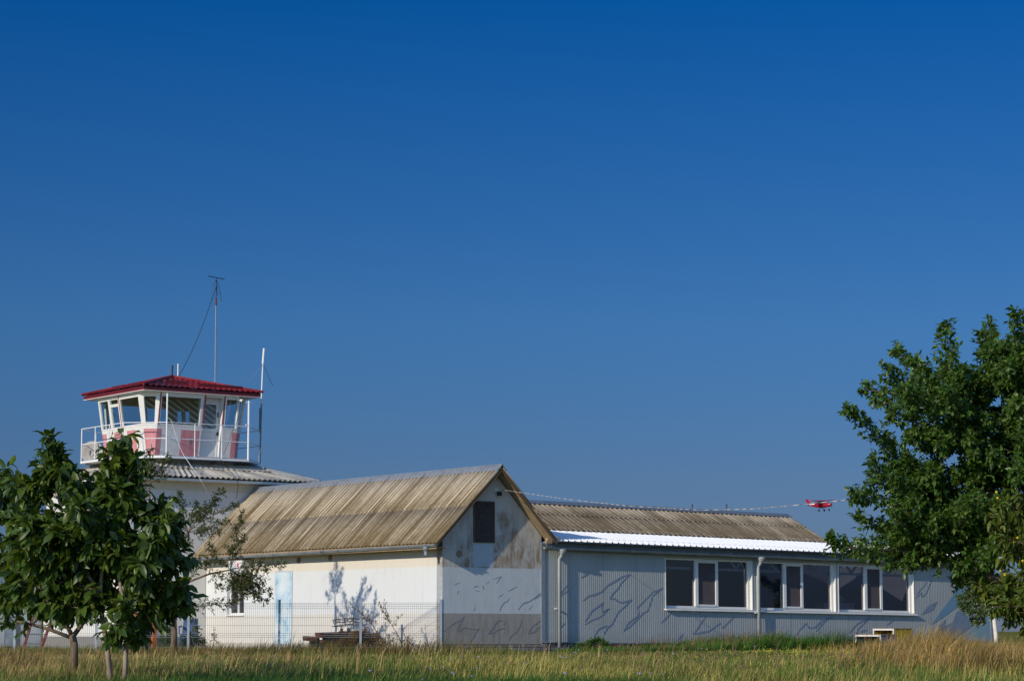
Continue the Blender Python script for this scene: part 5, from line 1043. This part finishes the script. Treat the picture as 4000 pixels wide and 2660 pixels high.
# ------------------------------------------------------------------ grass
def vnoise(x, y, s, seed):
    r = np.random.default_rng(seed); g = r.random((64, 64)); u, v = x / s, y / s
    i, j = np.floor(u).astype(int), np.floor(v).astype(int); fx, fy = u - i, v - j; fx, fy = fx * fx * (3 - 2 * fx), fy * fy * (3 - 2 * fy)
    G = lambda a, b_: g[a % 64, b_ % 64]
    return (G(i, j) * (1 - fx) + G(i + 1, j) * fx) * (1 - fy) + (G(i, j + 1) * (1 - fx) + G(i + 1, j + 1) * fx) * fy
def grass():
    px, py = [], []
    def scatter(n, f):
        x, y = f(n); px.append(x); py.append(y)
    def fan(y0, y1, n, mg=3.):
        y = np.sqrt(rng.uniform(y0 * y0, y1 * y1, n)); x = rng.uniform(-1, 1, n) * (.216 * y + mg); px.append(x); py.append(y)
    fan(22, 34, 60000); fan(34, 48, 60000); fan(48, 64, 60000); fan(64, 110, 24000, 6); fan(110, 260, 16000, 10)
    gx, gy = rng.normal(8.4, 1.2, 24000), rng.normal(46, 2.6, 24000); px.append(gx); py.append(gy)              # golden stand
    u, v = rng.uniform(3.3, 17, 30000), rng.uniform(-2.6, -.15, 30000); px.append(C0[0] + u * CA - v * SA); py.append(C0[1] + u * SA + v * CA)   # lush strip at the wall
    x, y = np.concatenate(px), np.concatenate(py)
    lx, ly = (x - C0[0]) * CA + (y - C0[1]) * SA, -(x - C0[0]) * SA + (y - C0[1]) * CA
    ins = ((lx > -.1) & (lx < 20.3) & (ly > -.08) & (ly < 14)) | ((abs(lx - TX) < 2.9) & (abs(ly - TY) < 2.9))
    x, y, lx, ly = (a[~ins] for a in (x, y, lx, ly)); n = len(x)
    n1, n2, n3 = vnoise(x + 500, y * .8 + 500, 2.2, 1), vnoise(x + 300, y + 300, .6, 2), vnoise(x + 700, y * .6 + 700, 5., 3)
    GR, DG, ST, GO, TA = np.array((.105, .165, .030)), np.array((.038, .095, .018)), np.array((.45, .375, .115)), np.array((.44, .285, .085)), np.array((.34, .25, .11))
    sm = lambda t, a, b_: np.clip((t - a) / (b_ - a), 0, 1)
    straw = np.clip(.25 + 1.5 * (n1 - .42) + .9 * (n2 - .5) + .5 * (n3 - .5), 0, 1)
    mid = sm(y, 33, 38) * (1 - sm(y, 56, 60)); straw = np.clip(straw + .45 * mid * sm(x, -3, 0) * (1 - sm(x, 4, 7)), 0, 1)
    isst = rng.random(n) < .05 + .48 * straw
    col = np.where(isst[:, None], ST, GR) * np.ones((n, 1)); h = (.35 + 1.05 * n2) * (rng.uniform(.08, .22, n) + isst * rng.uniform(0, .10, n)) * (1 - .6 * sm(y, 42, 54))
    left = (1 - sm(x, -6, -2)) * sm(y, 30, 38); tk = rng.random(n) < left * .5 * (.5 + n1); col[tk] = TA * rng.uniform(.7, 1.15, (tk.sum(), 1)); h[tk] *= 1.35
    dk = np.exp(-((x + 3.3) / 3.) ** 2 - ((y - 29.) / 4.5) ** 2); dk = np.maximum(dk, sm(n3, .5, .75) * (1 - sm(y + 10 * (n1 - .5), 30, 38)) * (1 - sm(x, 1, 4)) * .75); dk = np.maximum(dk, .7 * np.exp(-((x + 7) / 2.) ** 2 - ((y - 26) / 2.) ** 2)); kk = rng.random(n) < dk * 1.1; col[kk] = DG * rng.uniform(.8, 1.4, (kk.sum(), 1)); h[kk] = rng.uniform(.12, .24, kk.sum())
    go = np.maximum(np.exp(-((x - 8.0) / 1.15) ** 2 - ((y - 46) / 5.) ** 2), .55 * np.exp(-((x - 9.4) / 1.5) ** 2 - ((y - 46) / 5.) ** 2)) * (.55 + .7 * n1); kk = rng.random(n) < go * 1.05; gm = rng.random((kk.sum(), 1)) + .6 * (n3[kk] - .5)[:, None]; col[kk] = np.where(gm < .55, GO, np.where(gm < .78, np.array((.27, .20, .065)), np.where(gm < .9, np.array((.13, .13, .03)), np.array((.55, .42, .2))))) * rng.uniform(.65, 1.2, (kk.sum(), 1)); h[kk] = (.18 + .62 * rng.random(kk.sum()) ** 1.6) * (.5 + .6 * go[kk]) * (.6 + .7 * n2[kk])
    rt = sm(x, 7, 9.5) * sm(y, 34, 40) * (1 - sm(y, 58, 64)); kk = (rng.random(n) < rt * .45) & (go < .5); col[kk] = GO * rng.uniform(.5, .9, (kk.sum(), 1)) * (.9, 1, .9); h[kk] = rng.uniform(.15, .4, kk.sum())
    wl_ = (ly > -2.7) & (lx > 3.2) & (lx < 17.5) & (ly < 0); kk = wl_ & (rng.random(n) < .85); col[kk] = np.array((.062, .135, .02)) * rng.uniform(.6, 1.5, (kk.sum(), 1)); h[kk] = rng.uniform(.16, .58, kk.sum()) * (.6 + .7 * n2[kk]) * (.30 + .70 * sm(lx[kk], 5, 10)) * (1 - .55 * sm(lx[kk], 16, 17.5)) * (1 - .5 * sm(lx[kk], 12, 13) * (1 - sm(lx[kk], 15.5, 16)))
    fw = (y > 56) & (x < 0) & (y < 66); kk = fw & (rng.random(n) < .6); col[kk] = np.where(rng.random((kk.sum(), 1)) < .4, TA * .9, GR * .9); h[kk] = rng.uniform(.08, .24, kk.sum()) * (.6 + .8 * n2[kk])
    fs = np.exp(-((y - 58.5) / 1.6) ** 2) * sm(x, -6.6, -5) * (1 - sm(x, -1.6, -.6)); kk = rng.random(n) < fs * .8; col[kk] = np.where(rng.random((kk.sum(), 1)) < .55, np.array((.17, .115, .04)), np.array((.07, .085, .02))); h[kk] = rng.uniform(.12, .46, kk.sum()) * (.5 + .9 * n2[kk])
    ws = (rng.random(n) < .10 * go) | (rng.random(n) < .015 * sm(y, 34, 40) * (1 - sm(y, 52, 56))); col[ws] = np.array((.42, .30, .13)) * rng.uniform(.7, 1.3, (ws.sum(), 1)); h[ws] = rng.uniform(.28, .5, ws.sum()) + .35 * go[ws] * rng.random(ws.sum())
    far = y > 70; h[far] *= 1.2
    gz_ = sm(x, 1.5, 3.5) * (1 - sm(x, 6.6, 7.4)) * sm(y, 36, 41) * (1 - sm(y, 58, 61)); kk = rng.random(n) < gz_ * .55; col[kk] = np.array((.10, .165, .028)) * rng.uniform(.7, 1.25, (kk.sum(), 1)); h[kk] *= .85
    br = sm(n1, .5, .75) * (1 - sm(x, -1, 3)) * sm(y, 30, 35); kk = rng.random(n) < br * .5; col[kk] = np.array((.20, .125, .05)) * rng.uniform(.6, 1.3, (kk.sum(), 1)); h[kk] *= 1.25
    col *= (.55 + .9 * vnoise(x + 900, y + 900, .45, 9))[:, None] * (.75 + .5 * vnoise(x + 400, y * .7 + 400, 1.6, 11))[:, None]
    pk = (rng.random(n) < .06 * sm(x, 1, 3) * (1 - sm(x, 6, 8)) * sm(y, 36, 42)); col[pk] = np.array((.30, .16, .12)); h[pk] *= 1.5
    col *= rng.uniform(.75, 1.25, (n, 1)); col[:, 0] *= rng.uniform(.9, 1.12, n)
    z0 = gz(x, y) - .02
    yaw = rng.uniform(0, 2 * math.pi, n); wd = rng.uniform(.003, .0065, n) * (1 + .012 * np.maximum(y - 30, 0)) * np.where(isst, .8, 1.1)
    lean = rng.normal(.25, .38, n) * h; la = rng.normal(.3, .9, n); lx_, ly_ = np.cos(la) * lean + .10 * h, np.sin(la) * lean
    cx, cy = np.cos(yaw) * wd, np.sin(yaw) * wd
    v = np.empty((n, 5, 3)); B_ = np.column_stack([x, y, z0])
    v[:, 0] = B_ - np.column_stack([cx, cy, 0 * cx]); v[:, 1] = B_ + np.column_stack([cx, cy, 0 * cx])
    mdp = B_ + np.column_stack([lx_ * .28, ly_ * .28, h * .58]); v[:, 2] = mdp + np.column_stack([cx, cy, 0 * cx]) * .75; v[:, 3] = mdp - np.column_stack([cx, cy, 0 * cx]) * .75
    v[:, 4] = B_ + np.column_stack([lx_, ly_, h * np.sqrt(np.clip(1 - (lean / h) ** 2 * .3, .3, 1))])
    base = np.arange(n)[:, None] * 5; f = (base + np.array([[0, 1, 2, 3, 3, 2, 4]])).reshape(-1); stt = (np.arange(n)[:, None] * 7 + np.array([[0, 4]])).reshape(-1)
    o = npmesh('grass', v.reshape(-1, 3), f, stt, 'blade', None, np.repeat(col, 5, 0))
    tag(o, 'long summer grass, green and straw coloured, with golden dry patches', 'grass', kind='stuff')
    # wildflowers: small discs on the grass
    P, Tn = [], []
    def fl(px_, py_, hh, c): 
        Yd = None
        P.append((px_, py_, float(gz(px_, py_)) + hh)); Tn.append(c)
    for _ in range(60): yy = rng.uniform(27, 58); fl(rng.uniform(-.06, .05) * yy + rng.normal(0, 1), yy, rng.uniform(.2, .34), (.32, .30, .62))
    for _ in range(30): yy = rng.uniform(28, 58); fl(rng.uniform(-.2, .2) * yy, yy, rng.uniform(.18, .3), (.34, .32, .62))
    for _ in range(24): yy = rng.uniform(27, 55); fl(rng.uniform(-.06, .12) * yy, yy, rng.uniform(.16, .28), (.65, .48, .02))
    for _ in range(260): fl(rng.normal(6.0, .9), rng.normal(47, 2.), rng.uniform(.18, .32), (.50, .46, .03))
    for _ in range(40): fl(*( (lambda u, v: (C0[0] + u * CA - v * SA, C0[1] + u * SA + v * CA))(rng.uniform(9, 14.5), rng.uniform(-2, -.4))), rng.uniform(.3, .5), (.40, .36, .66))
    P = np.array(P); k = len(P); rr = np.where(np.arange(k) < 144, .011, .010); v = []; f = []
    for i in range(k):
        t = rng.uniform(0, 6.28); tx = rng.normal(size=3) * .5 + (0, -.6, .6); tx /= np.linalg.norm(tx); a = np.cross(tx, (1, 0, 0)); a /= np.linalg.norm(a); c = np.cross(tx, a)
        for j in range(6): q = t + j * math.pi / 3; v.append(P[i] + rr[i] * (1 + .3 * (j % 2)) * (a * math.cos(q) + c * math.sin(q)))
    f = np.arange(k * 6); o = npmesh('wildflowers', np.array(v), f, np.arange(0, k * 6, 6), 'petal', None, np.repeat(np.array(Tn), 6, 0))
    tag(o, 'scattered pale violet and yellow wildflowers among the grass', 'flowers', kind='stuff')
grass()
